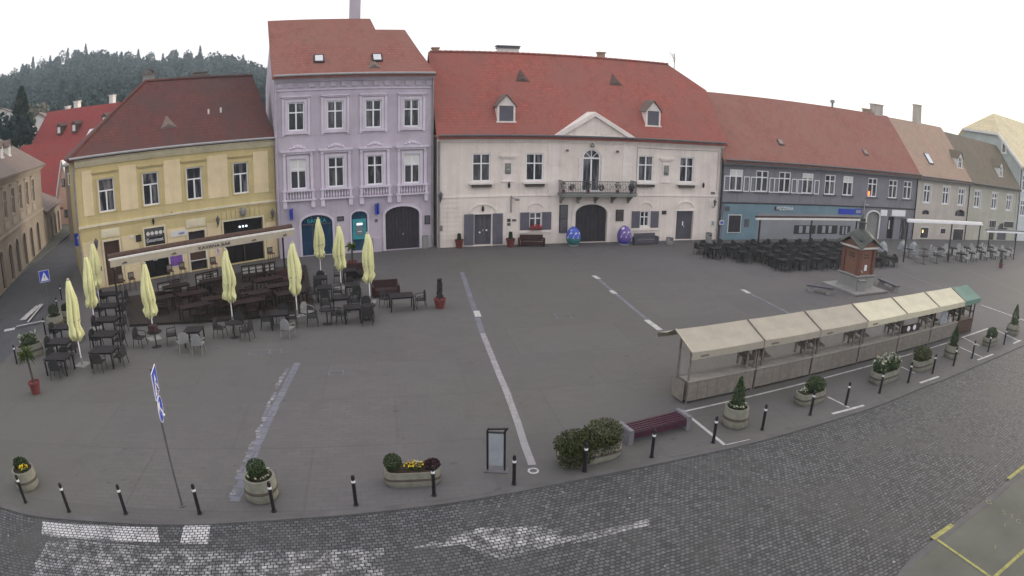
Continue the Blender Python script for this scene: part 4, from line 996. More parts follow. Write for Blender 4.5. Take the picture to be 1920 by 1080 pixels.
rf = roofmesh(Y, [[(-.45,y0,z0), (W+.02,y0,z0), R_, L], [L, R_, (W+.02,yb,z0), (-.45,yb,z0)], [(-.45,y0,z0), L, (-.45,yb,z0)]], 'browntile')
q = MB(); q.tube((-.45,y0,z0+.02), L+Vector((0,0,.04)), .11, .11, 6).tube(L+Vector((0,0,.04)), R_+Vector((0,0,.04)), .11, .11, 6); q.build('ridge_tiles', 'browntile', rf)
Y.gutter(8.5, -.6, 'gutter', -.4, W)
p = Y.slope(278,150,y0,z0,k); chimney(Y, rf, p.x+.1, yr+.5, zr-1.4, zr+.5, .85, .6, 'stone', 'greytile')
q = MB(); n = 8
for i in range(n):
    a0, a1 = PI*i/n, PI*(i+1)/n; q.prism([(p.x+.1-.42*math.cos(a0), zr+.62+.35*math.sin(a0)), (p.x+.1-.34*math.cos(a0), zr+.62+.28*math.sin(a0)), (p.x+.1-.34*math.cos(a1), zr+.62+.28*math.sin(a1)), (p.x+.1-.42*math.cos(a1), zr+.62+.35*math.sin(a1))], yr+.2, yr+.8)
q.build('chimney_arch', 'greytile', rf)
p = Y.slope(378,147,y0,z0,k); chimney(Y, rf, p.x, yr+.4, zr-1, zr+.2, .9, .6, 'stone', 'greytile'); MB().box(p.x-.6, p.x+.6, yr+.1, yr+.8, zr+.42, zr+.5).build('chimney_cowl', 'greytile', rf)
eyebrow(Y, rf, 317, 240, y0, z0, k, 1.2, 'greytile')
for u, v in ((391,214), (414,211)): q_ = Y.slope(u, v, y0, z0, k); MB().tube(q_, (q_.x,q_.y,q_.z+.35), .07).build('vent_pipe', 'offwhite', rf)
MB().tube((-.08,-.1,0), (-.08,-.1,8.0), .06).build('downpipe', 'copper', Y.root)
Y.wall()

# ---------------- blue-grey house, beige house, sand house
DB = 46.3
BLH = Facade('bluegrey_house', 'long blue-grey house with nine white windows above a turquoise ground floor', 'house', .2101, DB, 27.85, 52.75, 6.75, 11, 'bl')
B = BLH; W = B.W
for i, (u0, v0, u1, v1) in enumerate(((1369,317,1392,359), (1418,319,1440,361), (1460,320,1483,361), (1504,323,1525,364), (1547,326,1566,366), (1581,330,1599,367), (1627,332,1645,370), (1667,336,1682,373), (1694,338,1709,375))):
    x = (B.at(u0, v0)[0]+B.at(u1, v1)[0])/2; B.window(x, 4.2, 1.36, 1.86, .1, .68, y=.1, sill=(.12,.16,.09), sillm='iron', blind=(.3, 0, 0, .25, 0, .35, 0, 0, 0)[i])
    if i < 4:
        for s in (-1, 1):
            xx = x+s*1.0; q = MB(); a0, a1 = xx-.3, xx+.3
            q.box(a0, a0+.06, -.16, -.12, 4.2, 5.5).box(a1-.06, a1, -.16, -.12, 4.2, 5.5).box(a0+.06, a1-.06, -.16, -.12, 4.2, 4.27).box(a0+.06, a1-.06, -.16, -.12, 5.43, 5.5)
            o = q.build('open_casement', 'white', B.root)
    if i == 6: MB().box(x-.55, x-.35, -.02, .04, 4.35, 4.75).build('neon_light', 'lito', B.root)
B.band('string_course', 3.12, 3.24, .07, 'dark')
tx1 = B.at(1612, 400)[0]
MB().box(.15, tx1, -.045, .02, 2.35, 3.12).box(.15, B.at(1418,430)[0], -.045, .02, 0, 2.35).build('turquoise_facing', 'teal', B.root)
MB().box(B.at(1418,430)[0]+.01, tx1, -.04, .02, 0, 2.345).build('lower_facing', 'lowf', B.root)
board(B, 1365,402, 1387,436, 'offwhite', 'dark', 'shop_window', .1, .06)
board(B, 1357,385, 1368,397, 'teal', 'iron', 'wall_plaque', .1); board(B, 1349,413,1356,421, 'offwhite','signblue','wall_plaque',.06); board(B, 1396,410,1403,425,'iron',None,'wall_plaque',.1)
for u0, u1 in ((1451,1478),):
    a, c = B.at(u0,440)[0], B.at(u1,440)[0]; B.holes.append((a, c, .05, 2.2, 0)); MB().box(a, c, .15, .2, .05, 2.2).build('door', 'dark', B.root)
def holecover(F, u0, v0, u1, v1, fr='white', n=2):
    a, zt = F.at(u0, v0); c, zb = F.at(u1, v1); q = MB().box(a, c, -.09, .0, zb, zt).build('shop_window', 'dark', F.root)
    w = (c-a)/5
    for i in range(2): MB().box(a+w*(1.1+1.6*i), a+w*(1.9+1.6*i), -.1, -.085, zb+.08, zt-.06).build('glass_reflection', 'board', q)  # pale strips stand in for reflections on the dark shop glass
    return q
holecover(B, 1489,422, 1527,438); holecover(B, 1533,422, 1568,438); holecover(B, 1575,423, 1592,440)
text('PIZZERIA', .42, 'white', B.root, ((B.at(1471,391)[0]), -.1, 2.78), (PI/2,0,0), 'sign_lettering', sx=1.15)
MB().box(B.at(1456,391)[0]-.25, B.at(1456,391)[0]+.15, -.09, -.04, 2.62, 2.95).build('sign_emblem', 'dark', B.root)
o = board(B, 1572,391, 1601,402, 'signblue', None, 'wall_sign', .08); board(B, 1603,391, 1614,402, 'signblue', 'board', 'wall_sign', .08, .12)
# right hand ground floor
a, c = B.at(1622,440)[0], B.at(1645,440)[0]; B.door(a, c, .02, 2.75, 'stone', .5, 'gate', .2, 5, False, .16, 'offwhite')
board(B, 1651,393, 1662,405, 'offwhite', 'white', 'wall_sign', .1, .04); board(B, 1672,393, 1696,406, 'offwhite', 'white', 'wall_sign', .1, .05)
a, c = B.at(1662,440)[0], B.at(1674,440)[0]; B.door(a, c, .02, 2.3, 'black', 0, 'door', .2, 2)
MB().box(a+.3, a+.45, .12, .15, 1.0, 1.9).build('door_poster', 'offwhite', B.root)
board(B, 1676,409, 1686,470, 'iron', 'bl', 'shop_window', .05); board(B, 1688,409, 1697,470, 'iron', 'glass', 'shop_window', .05)
x, z = B.at(1620, 385); MB().tube((x,-.08,z-.5), (x,-.08,z+.5), .05).tube((x,-.08,z+.1), (x+.3,-.4,z+.1), .04).build('wall_bracket', 'alu', B.root)
KB = 1.0; y0, z0 = -.5, 6.8
zr = sum(B.slope(u, v, y0, z0, KB).z for u, v in ((1320,171),(1512,197),(1620,207)))/3
yr = y0+(zr-z0)/KB; yb = 2*yr-y0
rf = roofmesh(B, [[(-.35,y0,z0), (W,y0,z0), (W,yr,zr), (-.35,yr,zr)], [(-.35,yr,zr), (W,yr,zr), (W,yb,z0), (-.35,yb,z0)]], 'redtile2')
MB().box(-.3, W, y0+.02, .02, z0-.35, z0-.17).build('eaves_shade_board', 'iron', B.root)  # dark board stands in for the shadow band under the eaves
for u, v in ((1463,267), (1622,286)): skylight2(B, rf, u, v, y0, z0, KB, .6, .7, 'iron', 'beigetile')
for u in (1562,): p = B.slope(u, 203, y0, z0, KB); MB().tube((p.x,yr,zr-.2), (p.x,yr,zr+.45), .12).tube((p.x,yr,zr+.45), (p.x,yr,zr+.75), .3, .2, 8).build('chimney_cowl', 'stone', rf)
p = B.slope(1645, 212, y0, z0, KB); chimney(B, rf, min(p.x, W-1), yr+.3, zr-1.2, zr+1.0, 1.3, .9, 'be', 'be')
p = B.slope(1629, 212, y0, z0, KB); chimney(B, rf, min(p.x, W-2), yr+.3, zr-1.2, zr+.3, .8, .7, 'beigetile', 'beigetile')
B.gutter(6.86, -.6, 'iron', -.2, W); B.pipe(W-.1, 0, 6.5, 'black', -.12, .06)  # gutter coloured dark to carry the eaves shade
B.wall()

BEH = Facade('beige_house', 'low beige house with white windows between the blue-grey house and the last sand coloured one', 'house', .2101, DB, 52.77, 63.0, 6.65, 11, 'be')
B = BEH; W = B.W
for u, v in ((1739,358), (1774,360), (1803,362)): x = B.at(u, v)[0]; B.window(x, 3.95, 1.25, 1.95, .13, .66, surround=.14, sm='offwhite')
# upper arches seen above the awning, doors and windows below
for u0, u1, zt, ar in ((1728,1741,3.15,.35), (1790,1808,3.45,.6)):
    a, c = B.at(u0,410)[0], B.at(u1,410)[0]; B.window((a+c)/2, 2.7, c-a, zt-2.7+.02, .06, 0, False, m='dark', arch=ar*.7)
for u0, v0, u1, v1, m in ((1726,425,1739,447,'dark'), (1763,427,1772,439,'dark'), (1787,428,1804,452,'dark'), (1821,429,1833,440,'dark')):
    a, zt = B.at(u0, v0); c, zb = B.at(u1, v1)
    if c < W: board(B, u0, v0, u1, v1, 'offwhite', m, 'shop_window' if v1 < 445 else 'glazed_door', .06, .08)
x, z = B.at(1729,436); MB().box(x-.1, x+.06, -.1, -.07, z-.0, z+.3).build('warm_light', 'litw', B.root)
KB2 = 1.0; z0 = 6.7
zr2 = sum(B.slope(u, v, y0, z0, KB2).z for u, v in ((1700,228),(1780,240)))/2; yr = y0+(zr2-z0)/KB2; yb = 2*yr-y0
rf = roofmesh(B, [[(.02,y0,z0), (W,y0,z0), (W,yr,zr2), (.02,yr,zr2)], [(.02,yr,zr2), (W,yr,zr2), (W,yb,z0), (.02,yb,z0)]], 'beigetile')
skylight2(B, rf, 1741, 298, y0, z0, KB2, .9, 1.5, 'iron')
dormer(B, rf, 1799, 314, y0, z0, KB2, 1.0, 1.1, .7, 'offwhite', 'glass', 'olivetile', None)
p = B.slope(1718, 225, y0, z0, KB2); chimney(B, rf, p.x, yr+.2, zr2-1, zr2+2.0, .85, .8, 'be', 'be')
MB().box(0, W, y0+.02, .02, z0-.33, z0-.17).build('eaves_shade_board', 'iron', B.root)  # eaves shadow given as a dark board here too
B.gutter(6.76, -.6, 'iron', 0, W); B.pipe(W-.1, 0, 6.4, 'black', -.12, .06); B.wall()  # dark gutter colour belongs to the painted eaves shade

OLH = Facade('sand_house', 'sand coloured house with a mossy brown roof at the right end of the terrace row', 'house', .2101, DB, 63.02, 75.4, 6.6, 11, 'ol')
B = OLH; W = B.W
for u, v in ((1833,366), (1865,371), (1892,375)): x = B.at(u, v)[0]; B.window(x, 3.85, 1.35, 2.0, .14, .66, surround=.14, sm='offwhite')
board(B, 1855,412, 1866,428, 'offwhite', 'glass', 'shop_window', .06); board(B, 1882,414, 1899,428, 'offwhite', 'dark', 'shop_window', .06)
a, c = B.at(1853,450)[0], B.at(1863,450)[0]; B.door(a, c, .02, 2.2, 'dark', 0, 'door', .2, 2)
a, c = B.at(1868,450)[0], B.at(1886,450)[0]; B.door(a, c, .02, 2.2, 'greydoor', .7, 'gate', .2, 4)
yr0 = yr
rf = roofmesh(B, [[(.02,y0,z0-.05), (W+.3,y0,z0-.05), (W+.3,y0+5.2,z0+5.15), (.02,y0+5.5,z0+5.45)], [(.02,y0+5.5,z0+5.45), (W+.3,y0+5.2,z0+5.15), (W+.3,y0+11,z0-.05), (.02,y0+11,z0-.05)]], 'olivetile')
dormer(B, rf, 1876, 330, y0, z0, 1.0, 1.0, 1.1, .75, 'offwhite', 'glass', 'olivetile', None)
B.gutter(6.7, -.6, 'iron', 0, W); B.pipe(W-.1, 0, 6.3, 'offwhite', -.12, .06); B.wall()  # eaves shade put into the dark gutter colour

# tall gabled house at the right edge
TG = Facade('tall_gabled_house', 'tall pale house with a grey-green gable and yellow-lit roof at the right picture edge', 'house', .2101, DB, 75.75, 90, 9.75, 13, 'pale')
B = TG; W = B.W
B.holes = []
for x in (1.6, 4.6, 7.6, 10.6): B.window(x, 6.6, 1.4, 2.1, .14, .66, surround=.2, sm='offwhite'); B.window(x, 3.3, 1.4, 2.1, .14, .66, surround=.2, sm='offwhite')
gz = 13.4
def gable(b):
    b.add([(0,0,9.75),(0,4.3,gz),(0,11.0,gz),(0,14.5,9.75)], [(0,1,2,3)])
o = B.wall(gable)
gg = MB().slab([(-.03,.12,.1),(-.03,12.9,.1),(-.03,12.9,9.9),(-.03,11.0,gz-.05),(-.03,4.3,gz-.05),(-.03,.12,9.85)], (.02,0,0)).build('gable_facing', 'gg', B.root)
yp, zp = 6.6, 16.3
roofmesh(B, [[(-.4,-.6,9.75), (W,-.6,9.75), (W,yp,zp), (1.6,yp,zp), (-.4,4.3,gz+.1)], [(-.4,4.3,gz+.1), (1.6,yp,zp), (-.4,11.2,gz+.1)], [(-.4,14.2,9.75), (W,14.2,9.75), (W,yp,zp), (1.6,yp,zp), (-.4,11.2,gz+.1)]], 'yellowtile')
MB().beam((-.28,-.5,9.6), (-.28,4.3,gz-.02), .3, .35).beam((-.28,4.2,gz-.02), (-.28,11.2,gz-.02), .3, .3).build('verge_cornice', 'offwhite', B.root)
q = MB().box(-.14, -.03, 2.7, 3.7, 10.9, 12.7).build('window', 'offwhite', B.root); MB().box(-.16, -.13, 2.95, 3.45, 11.15, 12.4).build('pane', 'glass', q)
B.cornice(9.8, 'offwhite', .4, .5); B.pipe(.15, 0, 9.3, 'black', -.12, .07)

# ---------------- left street side
LBF = Facade('street_house', 'long grey-brown two storey house with arched shopfronts along the left street', 'house', 2.11616, 13.797, 36.5, 64.7, 7.75, 11, 'lb')
L = LBF; W = L.W
xs = []
for u, v in ((7,375), (22,372), (36,368), (50,364), (61,361)): xs.append(L.at(u, v+8)[0])
st = (xs[-1]-xs[0])/4
for k in range(-3, 5):
    x = xs[0]+st*k+.3
    if x < 1 or x > W-1: continue
    L.window(x, 4.75, 1.15, 2.0, .09, .64, m='lbtrim', surround=.2, sm='lbtrim', hood=.3)
    MB().box(x-.7, x+.7, -.08, .02, 3.95, 4.5).build('apron_panel', 'lbtrim', L.root)
for u, v in ((3,490), (20,480), (33,472), (47,465), (60,455), (72,445)):
    x = L.at(u, v)[0]; L.door(x-.62, x+.62, .05, 2.75, 'dark', .5, 'arched_door', .2, 3, False, .14, 'lbtrim')
L.band('string_course', 3.5, 3.68, .12, 'lbtrim'); L.cornice(7.82, 'lbtrim', .45, .5)
y0, z0 = -.55, 7.85; kk = .75; yr = 5.5; zr = z0+kk*(yr-y0)
rf = roofmesh(L, [[(-.3,y0,z0),(W+.5,y0,z0),(W-5.5,yr,zr),(-.3,yr,zr)], [(W+.5,y0,z0),(W+.5,11.6,z0),(W-5.5,yr,zr)], [(-.3,yr,zr),(W-5.5,yr,zr),(W+.5,11.6,z0),(-.3,11.6,z0)]], 'greytile')
for u, v in ((3,295), (17,291)): dormer(L, rf, u, v, y0, z0, kk, .8, .8, .4, 'offwhite', 'glass', 'greytile', None)
L.wall()
LOW = Facade('low_street_house', 'low one storey street house with a dark roof beyond the grey-brown house', 'house', 2.11616, 13.75, 64.75, 75.0, 3.25, 7, 'lb')
L = LOW; W = L.W
for k in range(4): x = 1.3+k*2.4; L.door(x-.5, x+.5, .05, 2.3, 'dark', .4, 'arched_door', .2, 2, False, .12, 'lbtrim')
roofmesh(L, [[(-.0,-.4,3.2),(W+.3,-.4,3.2),(W+.3,2.6,4.6),(0,2.6,4.6)], [(0,2.6,4.6),(W+.3,2.6,4.6),(W+.3,7.4,3.2),(0,7.4,3.2)]], 'greytile'); L.wall()
# salmon gable house at the end of the street
def far_plane(u, v, Yd): d = ray(u, v); t = Yd/d.y; return Vector((d.x*t, Yd, CH+d.z*t))
e = empty('salmon_gable_house', (far_plane(120,430,60).x, 60, 0), 0, 'narrow salmon pink gable house at the end of the left street', 'house')
cx = e.location.x
pg = [(far_plane(u, v, 60).x-cx, far_plane(u, v, 60).z) for u, v in ((137,432),(135,372),(117,303),(108,375),(108,432))]
pg = [(x, max(-.1, z) if i not in (0, 4) else -.3) for i, (x, z) in enumerate(pg)]
MB().prism(pg, 0, 9).build('wall', 'pink', e)
MB().slab([(pg[2][0],-.25,pg[2][1]+.05),(pg[1][0]+.25,-.25,pg[1][1]-.4),(pg[1][0]+.25,9,pg[1][1]-.4),(pg[2][0],9,pg[2][1]+.05)], (.1,0,.14)).slab([(pg[2][0],-.25,pg[2][1]+.05),(pg[3][0]-.1,-.25,pg[3][1]-.2),(pg[3][0]-.1,9,pg[3][1]-.2),(pg[2][0],9,pg[2][1]+.05)], (-.1,0,.14)).build('roof', 'offwhite', e)
for (u, v) in ((119,342), (124,400)):
    p = far_plane(u, v, 60); q = MB().box(p.x-cx-.28, p.x-cx+.28, -.08, .02, p.z-.5, p.z+.45).build('window', 'brown', e); MB().box(p.x-cx-.2, p.x-cx+.2, -.1, -.079, p.z-.42, p.z+.37).build('pane', 'glass', q)
# bright red roofed houses behind
def red_house(name, tl, tr, Yd, drop, run, wl, wr, label, mat='redtile3'):
    a = far_plane(*tl, Yd); c = far_plane(*tr, Yd); e = empty(name, (a.x, Yd, 0), 0, label, 'house')
    Wd = c.x-a.x; za, zc = a.z, c.z; zb = za-drop
    MB().prism([(wl+.3, -2), (Wd+wr-.3, -2), (Wd+wr-.3, zb), (wl+.3, zb)], -run+.4, run-.4).slab([(.02,-run+.4,zb),(.02,0,za-.1),(.02,run-.4,zb)], (.25,0,0)).build('wall', 'offwhite', e)
    r = MB().slab([(wl,-run,zb),(Wd+wr,-run,zb),(Wd,0,zc),(0,0,za)], (0,0,-.2)).slab([(0,.002,za),(Wd,.002,zc),(Wd+wr,run,zb),(wl,run,zb)], (0,0,-.2)).build('roof', mat, e)
    return e, r, za, zb, Wd
e, r, za, zb, Wd = red_house('red_roof_house', (90,210), (242,190), 76, 8.0, 7.5, -.1, 4, 'house with a huge bright red roof and small dormers behind the yellow house')
def onroof(u, v, Yd, za, drop, run, ex):
    k = drop/run; d = ray(u, v); t = (CH-za+k*Yd)/(k*d.y-d.z); return Vector((d.x*t-ex, d.y*t-Yd, CH+d.z*t))
for u, v in ((113,250), (141,246), (198,232)):
    p = onroof(u, v, 76, za, 8., 7.5, e.location.x)
    MB().box(p.x-.45, p.x+.45, p.y-.3, p.y+1.0, p.z-.2, p.z+1.0).prism([(p.x-.6,p.z+1.0),(p.x+.6,p.z+1.0),(p.x,p.z+1.5)], p.y-.45, p.y+1.6).build('dormer', 'brown', r)
    MB().box(p.x-.28, p.x+.28, p.y-.34, p.y-.3, p.z+.05, p.z+.9).build('dormer_window', 'offwhite', r)
p = onroof(167, 260, 76, za, 8., 7.5, e.location.x); MB().slab([(p.x-.5,p.y-.3,p.z+.1),(p.x+.3,p.y-.3,p.z+.1),(p.x+.5,p.y+.6,p.z+1.2),(p.x-.3,p.y+.6,p.z+1.2)], (0,0,.1)).build('skylight', 'skyglass', r)
for u, dz, w in ((140,.9,.9), (206,1.1,.7), (122,.35,.6)):
    p = far_plane(u, 200, 76); x = p.x-e.location.x; zz = za+(far_plane(242,190,76).z-za)*x/Wd; MB().box(x-w/2, x+w/2, .3, 1.1, zz-1, zz+dz).box(x-w/2-.1, x+w/2+.1, .2, 1.2, zz+dz, zz+dz+.12).build('chimney', 'offwhite', r)
e, r, za, zb, Wd = red_house('red_roof_annex', (40,273), (150,262), 68, 8.2, 8, 0, 3, 'lower bright red roof in front of the huge one, above the street houses')
# narrow grey-brown rear wing left of the yellow house
p0 = far_plane(121, 310, 50); e = empty('shabby_annex', (p0.x, 50, 0), .3, 'narrow shabby wing with one small window wedged behind the yellow house corner', 'house')
MB().box(0, 2.6, 0, 6, -.1, p0.z-.1).build('wall', 'lb', e); MB().slab([(-.2,-.3,p0.z-.15),(2.8,-.3,p0.z-.15),(2.8,6,p0.z+1.2),(-.2,6,p0.z+1.2)], (0,0,.15)).build('roof', 'stone', e)
q = MB().box(.35, 1.15, -.08, .02, p0.z-2.0, p0.z-.8).build('window', 'white', e); MB().box(.45, 1.05, -.1, -.079, p0.z-1.9, p0.z-.9).build('pane', 'glass', q)
# background block to close the view between roofs
#%%PART4
# ================================================================== STREET OBJECTS
DU = Vector((math.cos(.36), math.sin(.36), 0)); DV = Vector((-math.sin(.36), math.cos(.36), 0))
# ---------------- bollards
def mk_bollard():
    e = empty('bollard', (0,0,0), 0, 'bollard', 'bollard', 'black bollards along the kerb')
    MB().lathe([(.075,0),(.075,.02),(.052,.03),(.05,.70),(.05,.88),(.035,.93),(.0,.945)], (0,0,0), 12).build('post', 'bollard', e, True)
    MB().lathe([(.052,.71),(.0535,.715),(.0535,.775),(.052,.78)], (0,0,0), 12).build('reflective_band', 'refl', e, True)
    return e
BP = Pool(mk_bollard())
BOL = [((48,942),'black bollard standing in front of the tub with yellow flowers at the left edge'), ((129.5,959),'black bollard just right of the tub with yellow flowers, first clear one from the left'), ((236,963),'black bollard above the long white crossing stripe, left of the sign pole'), ((374.5,963),'black bollard immediately right of the blue sign pole'), ((514,959),'black bollard in front of the round tub with the clipped ball and white flowers'),
 ((667.7,947),'black bollard alone between the round tub and the long yellow flower trough'), ((814,929),'black bollard before the right end of the long yellow flower trough'), ((963.7,908),'black bollard between the standing info panel and the ringed cover'), ((1096,884),'black bollard in front of the large spreading bush'), ((1221.6,857),'black bollard in front of the maroon slatted bench'),
 ((1337,830),'black bollard between the maroon bench and the tall conical tub'), ((1429,805.6),'black bollard just right of the tub with tall conical shrub'), ((1519,778),'black bollard before the low oval trough with dark shrub'), ((1585.5,759.5),'black bollard by the T shaped parking mark right of the dark shrub trough'), ((1649,737),'black bollard before the trough of white blossoms'), ((1702.5,717.5),'black bollard just right of the trough of white blossoms'),
 ((1748,700.6),'black bollard beside the olive green bush trough, right part of the stall row'), ((1787.6,685.6),'black bollard in front of the small dark tub at the stall row end'), ((1822,672),'black bollard between the last stall and the far right trough'), ((1852.5,659),'black bollard in front of the far right oval trough'), ((1882,646),'black bollard just right of the far right oval trough'), ((1905,622),'rightmost black bollard, beside the pointed shrub tub'),
 ((32,682),'black bollard left of the flower trough by the potted yucca, on the street edge'), ((86,628),'black bollard left of the two barrel tubs on the street edge'), ((109,587),'black bollard behind the barrel tubs, third along the left street'), ((116,562),'farthest black bollard up the left street, behind the umbrellas')]
for (p, l) in BOL:
    q = G(*p); BP.put((q.x, q.y, 0), random.uniform(0, 6), l)
# ---------------- planters
def tub(r=.46, h=.72):
    b = MB().lathe([(r*.86,0),(r*.97,.08),(r*1.0,h*.42),(r*1.02,h*.46),(r*1.02,h*.56),(r*1.0,h*.60),(r*.95,h*.98),(r*.92,h),(r*.8,h),(r*.8,h-.08),(0,h-.08)], (0,0,0), 28)
    return b
def mk_tub(loc, rz, label, plants, r=.46, h=.72):
    e = empty('planter_tub', loc, rz, label, 'planter', 'concrete planters along the kerb')
    MB().lathe([(r*.86,0),(r*.98,.07),(r*1.0,h*.40),(r*.985,h*.58),(r*.93,h),(r*.8,h),(r*.8,h-.06)], (0,0,0), 28).build('tub', 'concrete', e, True)
    MB().lathe([(r*1.0,h*.42),(r*1.03,h*.43),(r*1.02,h*.55),(r*.97,h*.56)], (0,0,0), 28).build('band', 'band', e, True)
    MB().lathe([(r*.79,h-.05),(0,h-.02)], (0,0,0), 20).build('soil', 'soil', e)
    plant(e, plants, h); return e
def mk_trough(loc, rz, label, plants, L=1.5, w=.55, h=.48):
    e = empty('planter_trough', loc, rz, label, 'planter', 'concrete planters along the kerb')
    def ring(k, z, n=36):
        P = []
        for i in range(n):
            t = 2*PI*i/n; c, s = math.cos(t), math.sin(t); ex = .38
            P.append((math.copysign(abs(c)**ex, c)*L/2*k-(1-k)*0, math.copysign(abs(s)**.7, s)*w/2*(k*1.0), z))
        return P
    def shell(prof):
        b = MB(); n = 36; vs = []; fs = []
        for k, z in prof: vs += ring(k, z)
        for j in range(len(prof)-1):
            for i in range(n): fs.append((j*n+i, j*n+(i+1)%n, (j+1)*n+(i+1)%n, (j+1)*n+i))
        return b.add(vs, fs)
    shell([(.9,0),(.97,.06),(1,.2),(.99,.32),(.97,h),(.88,h),(.88,h-.06)]).build('trough', 'concrete', e, True)
    shell([(1.0,h*.42),(1.015,h*.43),(1.01,h*.58),(.985,h*.59)]).build('band', 'band', e, True)
    b = MB(); b.add(ring(.88, h-.05), [tuple(range(36))]); b.build('soil', 'soil', e)
    plant(e, plants, h); return e
def plant(e, plants, h):
    for p in plants:
        k, x, y, s = p[:4]; b = MB()
        if k == 'ball': MB().tube((x,y,h-.06), (x,y,h+s*.4), .02).build('stem', 'bark', e); leaves(b, (x,y,h+s*.85), (s,s,s*.95), int(1700*s/.3), .048, shell=.78); b.build('foliage', 'box', e)
        elif k == 'cone':
            n = 2000
            for _ in range(n):
                t = random.random()**1.3; z = h+t*s*2.3; rr = s*.62*math.sin(PI*min(1, .18+t*.82))**.8*(1-.45*t); a = random.random()*6.283; q = .55+.45*random.random()
                leaves(b, (x+rr*q*math.cos(a), y+rr*q*math.sin(a), z), (.03,.03,.03), 1, .058, shell=.0)
            MB().tube((x,y,h-.06), (x,y,h+s*1.5), .025, .01).build('stem', 'bark', e); b.build('foliage', 'box', e)
        elif k == 'bush': MB().tube((x,y,h-.06), (x,y,h+s*.3), .04).build('stem', 'bark', e); leaves(b, (x,y,h+s*.45), (s*1.15,s*.85,s*.75), int(3800*s), .066, shell=.5); b.build('foliage', p[4] if len(p) > 4 else 'bush', e)
        elif k == 'fl':                       # bed of flowers: green base + blossoms
            leaves(b, (x,y,h+.05), (s,.17,.1), int(420*s), .07, shell=.0); b.build('leaves_bed', 'box', e)
            f = MB(); leaves(f, (x,y,h+.12), (s,.16,.08), int(260*s), .075, shell=.0); f.build('blossoms', p[4], e)
        elif k == 'ring':
            f = MB()
            for i in range(46): a = random.random()*6.283; leaves(f, (x+s*math.cos(a), y+s*math.sin(a), h+.06+random.random()*.06), (.03,.03,.03), 1, .085, shell=0)
            f.build('blossoms', p[4], e); g = MB()
            for i in range(120): a = random.random()*6.283; leaves(g, (x+s*.9*math.cos(a), y+s*.9*math.sin(a), h+.02), (.06,.06,.05), 1, .09, shell=0)
            g.build('leaves_bed', 'box', e)
q = G(44, 922); mk_tub((q.x-.05, q.y+.35, 0), .4, 'round concrete tub with a dark shrub and a small bunch of yellow flowers', [('bush',-.05,.1,.26,'box'),('fl',.1,-.12,.2,'yelflower')], .43, .62)
q = G(483, 947); mk_tub((q.x, q.y+.42, 0), 0, 'round concrete tub with clipped ball and small white flowers, right of the blue sign pole', [('ball',-.05,.02,.27),('ring',0,0,.31,'whiteflower')], .46, .68)
qa, qb = G(722,920), G(828,905); m_ = (qa+qb)/2+Vector((-.05,.25,0)); mk_trough(m_, .17, 'long oval trough with a clipped ball at its left end and yellow pansies', [('ball',-.52,0,.25),('fl',.05,0,.3,'yelflower'),('fl',.12,.05,.12,'whiteflower'),('bush',.55,.02,.2,'wine')], 1.55, .62, .46)
m_ = (G(1050,875)+G(1160,852))/2+Vector((-.02,.12,0)); e = mk_trough(m_, .38, 'oval trough almost hidden by a wide olive green spreading bush, left of the maroon bench', [('bush',-.62,-.12,.52),('bush',.38,.0,.60),('bush',-.2,-.1,.42),('bush',-.75,-.2,.32)], 2.0, .8, .5)
b = MB(); leaves(b, (-.55,-.32,.42), (.62,.26,.42), 2200, .066, shell=.3); leaves(b, (.35,-.3,.5), (.5,.2,.3), 1000, .066, shell=.3); b.build('trailing_foliage', 'bush', e)
q = G(1383, 807); mk_tub((q.x+.02, q.y+.42, 0), 0, 'round concrete tub with tall conical shrub and white flowers before the first stall', [('cone',0,.0,.45),('ring',0,0,.29,'whiteflower')], .44, .70)
m_ = (G(1495,767)+G(1555,752))/2+Vector((-.05,.32,0)); mk_trough(m_, .36, 'low oval trough with a dark low shrub before the second stall', [('bush',.2,.0,.42,'box'),('fl',-.45,0,.16,'whiteflower')], 1.4, .62, .45)
m_ = (G(1635,727)+G(1690,710))/2+Vector((-.02,.3,0)); mk_trough(m_, .36, 'trough overflowing with tall white blossoms before the middle stalls', [('bush',-.35,0,.42,'box'),('bush',.35,0,.45,'box')], 1.7, .7, .5)
b = MB()
for _ in range(150): leaves(b, (random.uniform(-.75,.75), random.uniform(-.3,.3), .62+random.random()*.5), (.05,.05,.05), 2, .12, shell=0)
b.build('tall_white_blossoms', 'whiteflower', [o for o in COL.objects if o.get('label','').startswith('trough overflowing')][0])
m_ = (G(1712,702)+G(1752,690))/2+Vector((0,.3,0)); mk_trough(m_, .36, 'trough with an olive green bush between white blossoms and the small dark tub', [('bush',-.1,0,.5),('fl',.45,0,.2,'whiteflower')], 1.5, .62, .5)
q = G(1790, 674); mk_tub((q.x, q.y+.35, 0), 0, 'small concrete tub with a slim dark shrub in front of the last green stall', [('cone',0,0,.42)], .42, .62)
m_ = (G(1847,654)+G(1874,644))/2+Vector((0,.3,0)); mk_trough(m_, .36, 'small oval trough with a round dark shrub inside the white corner marks on the right', [('bush',.1,0,.40,'box')], 1.35, .62, .45)
q = G(1904, 629); mk_tub((q.x, q.y+.35, 0), 0, 'rightmost concrete tub with a pointed dark shrub', [('cone',0,0,.5)], .46, .6)
q = G(98, 620); mk_tub((q.x, q.y+.4, 0), 0, 'barrel tub with an egg shaped dark shrub left of the umbrellas, on the street edge', [('ball',0,0,.34)], .52, .72)
q = G(120, 606); mk_tub((q.x, q.y+.4, 0), 0, 'barrel tub with a low dim shrub, touching the egg shaped shrub tub', [('bush',0,0,.3,'box')], .46, .66)
m_ = G(52, 672)+Vector((0,.3,0)); e = mk_trough(m_, .95, 'stepped trough with white and yellow flowers behind the left potted yucca', [('bush',0,0,.45,'box')], 1.5, .6, .6)
b = MB()
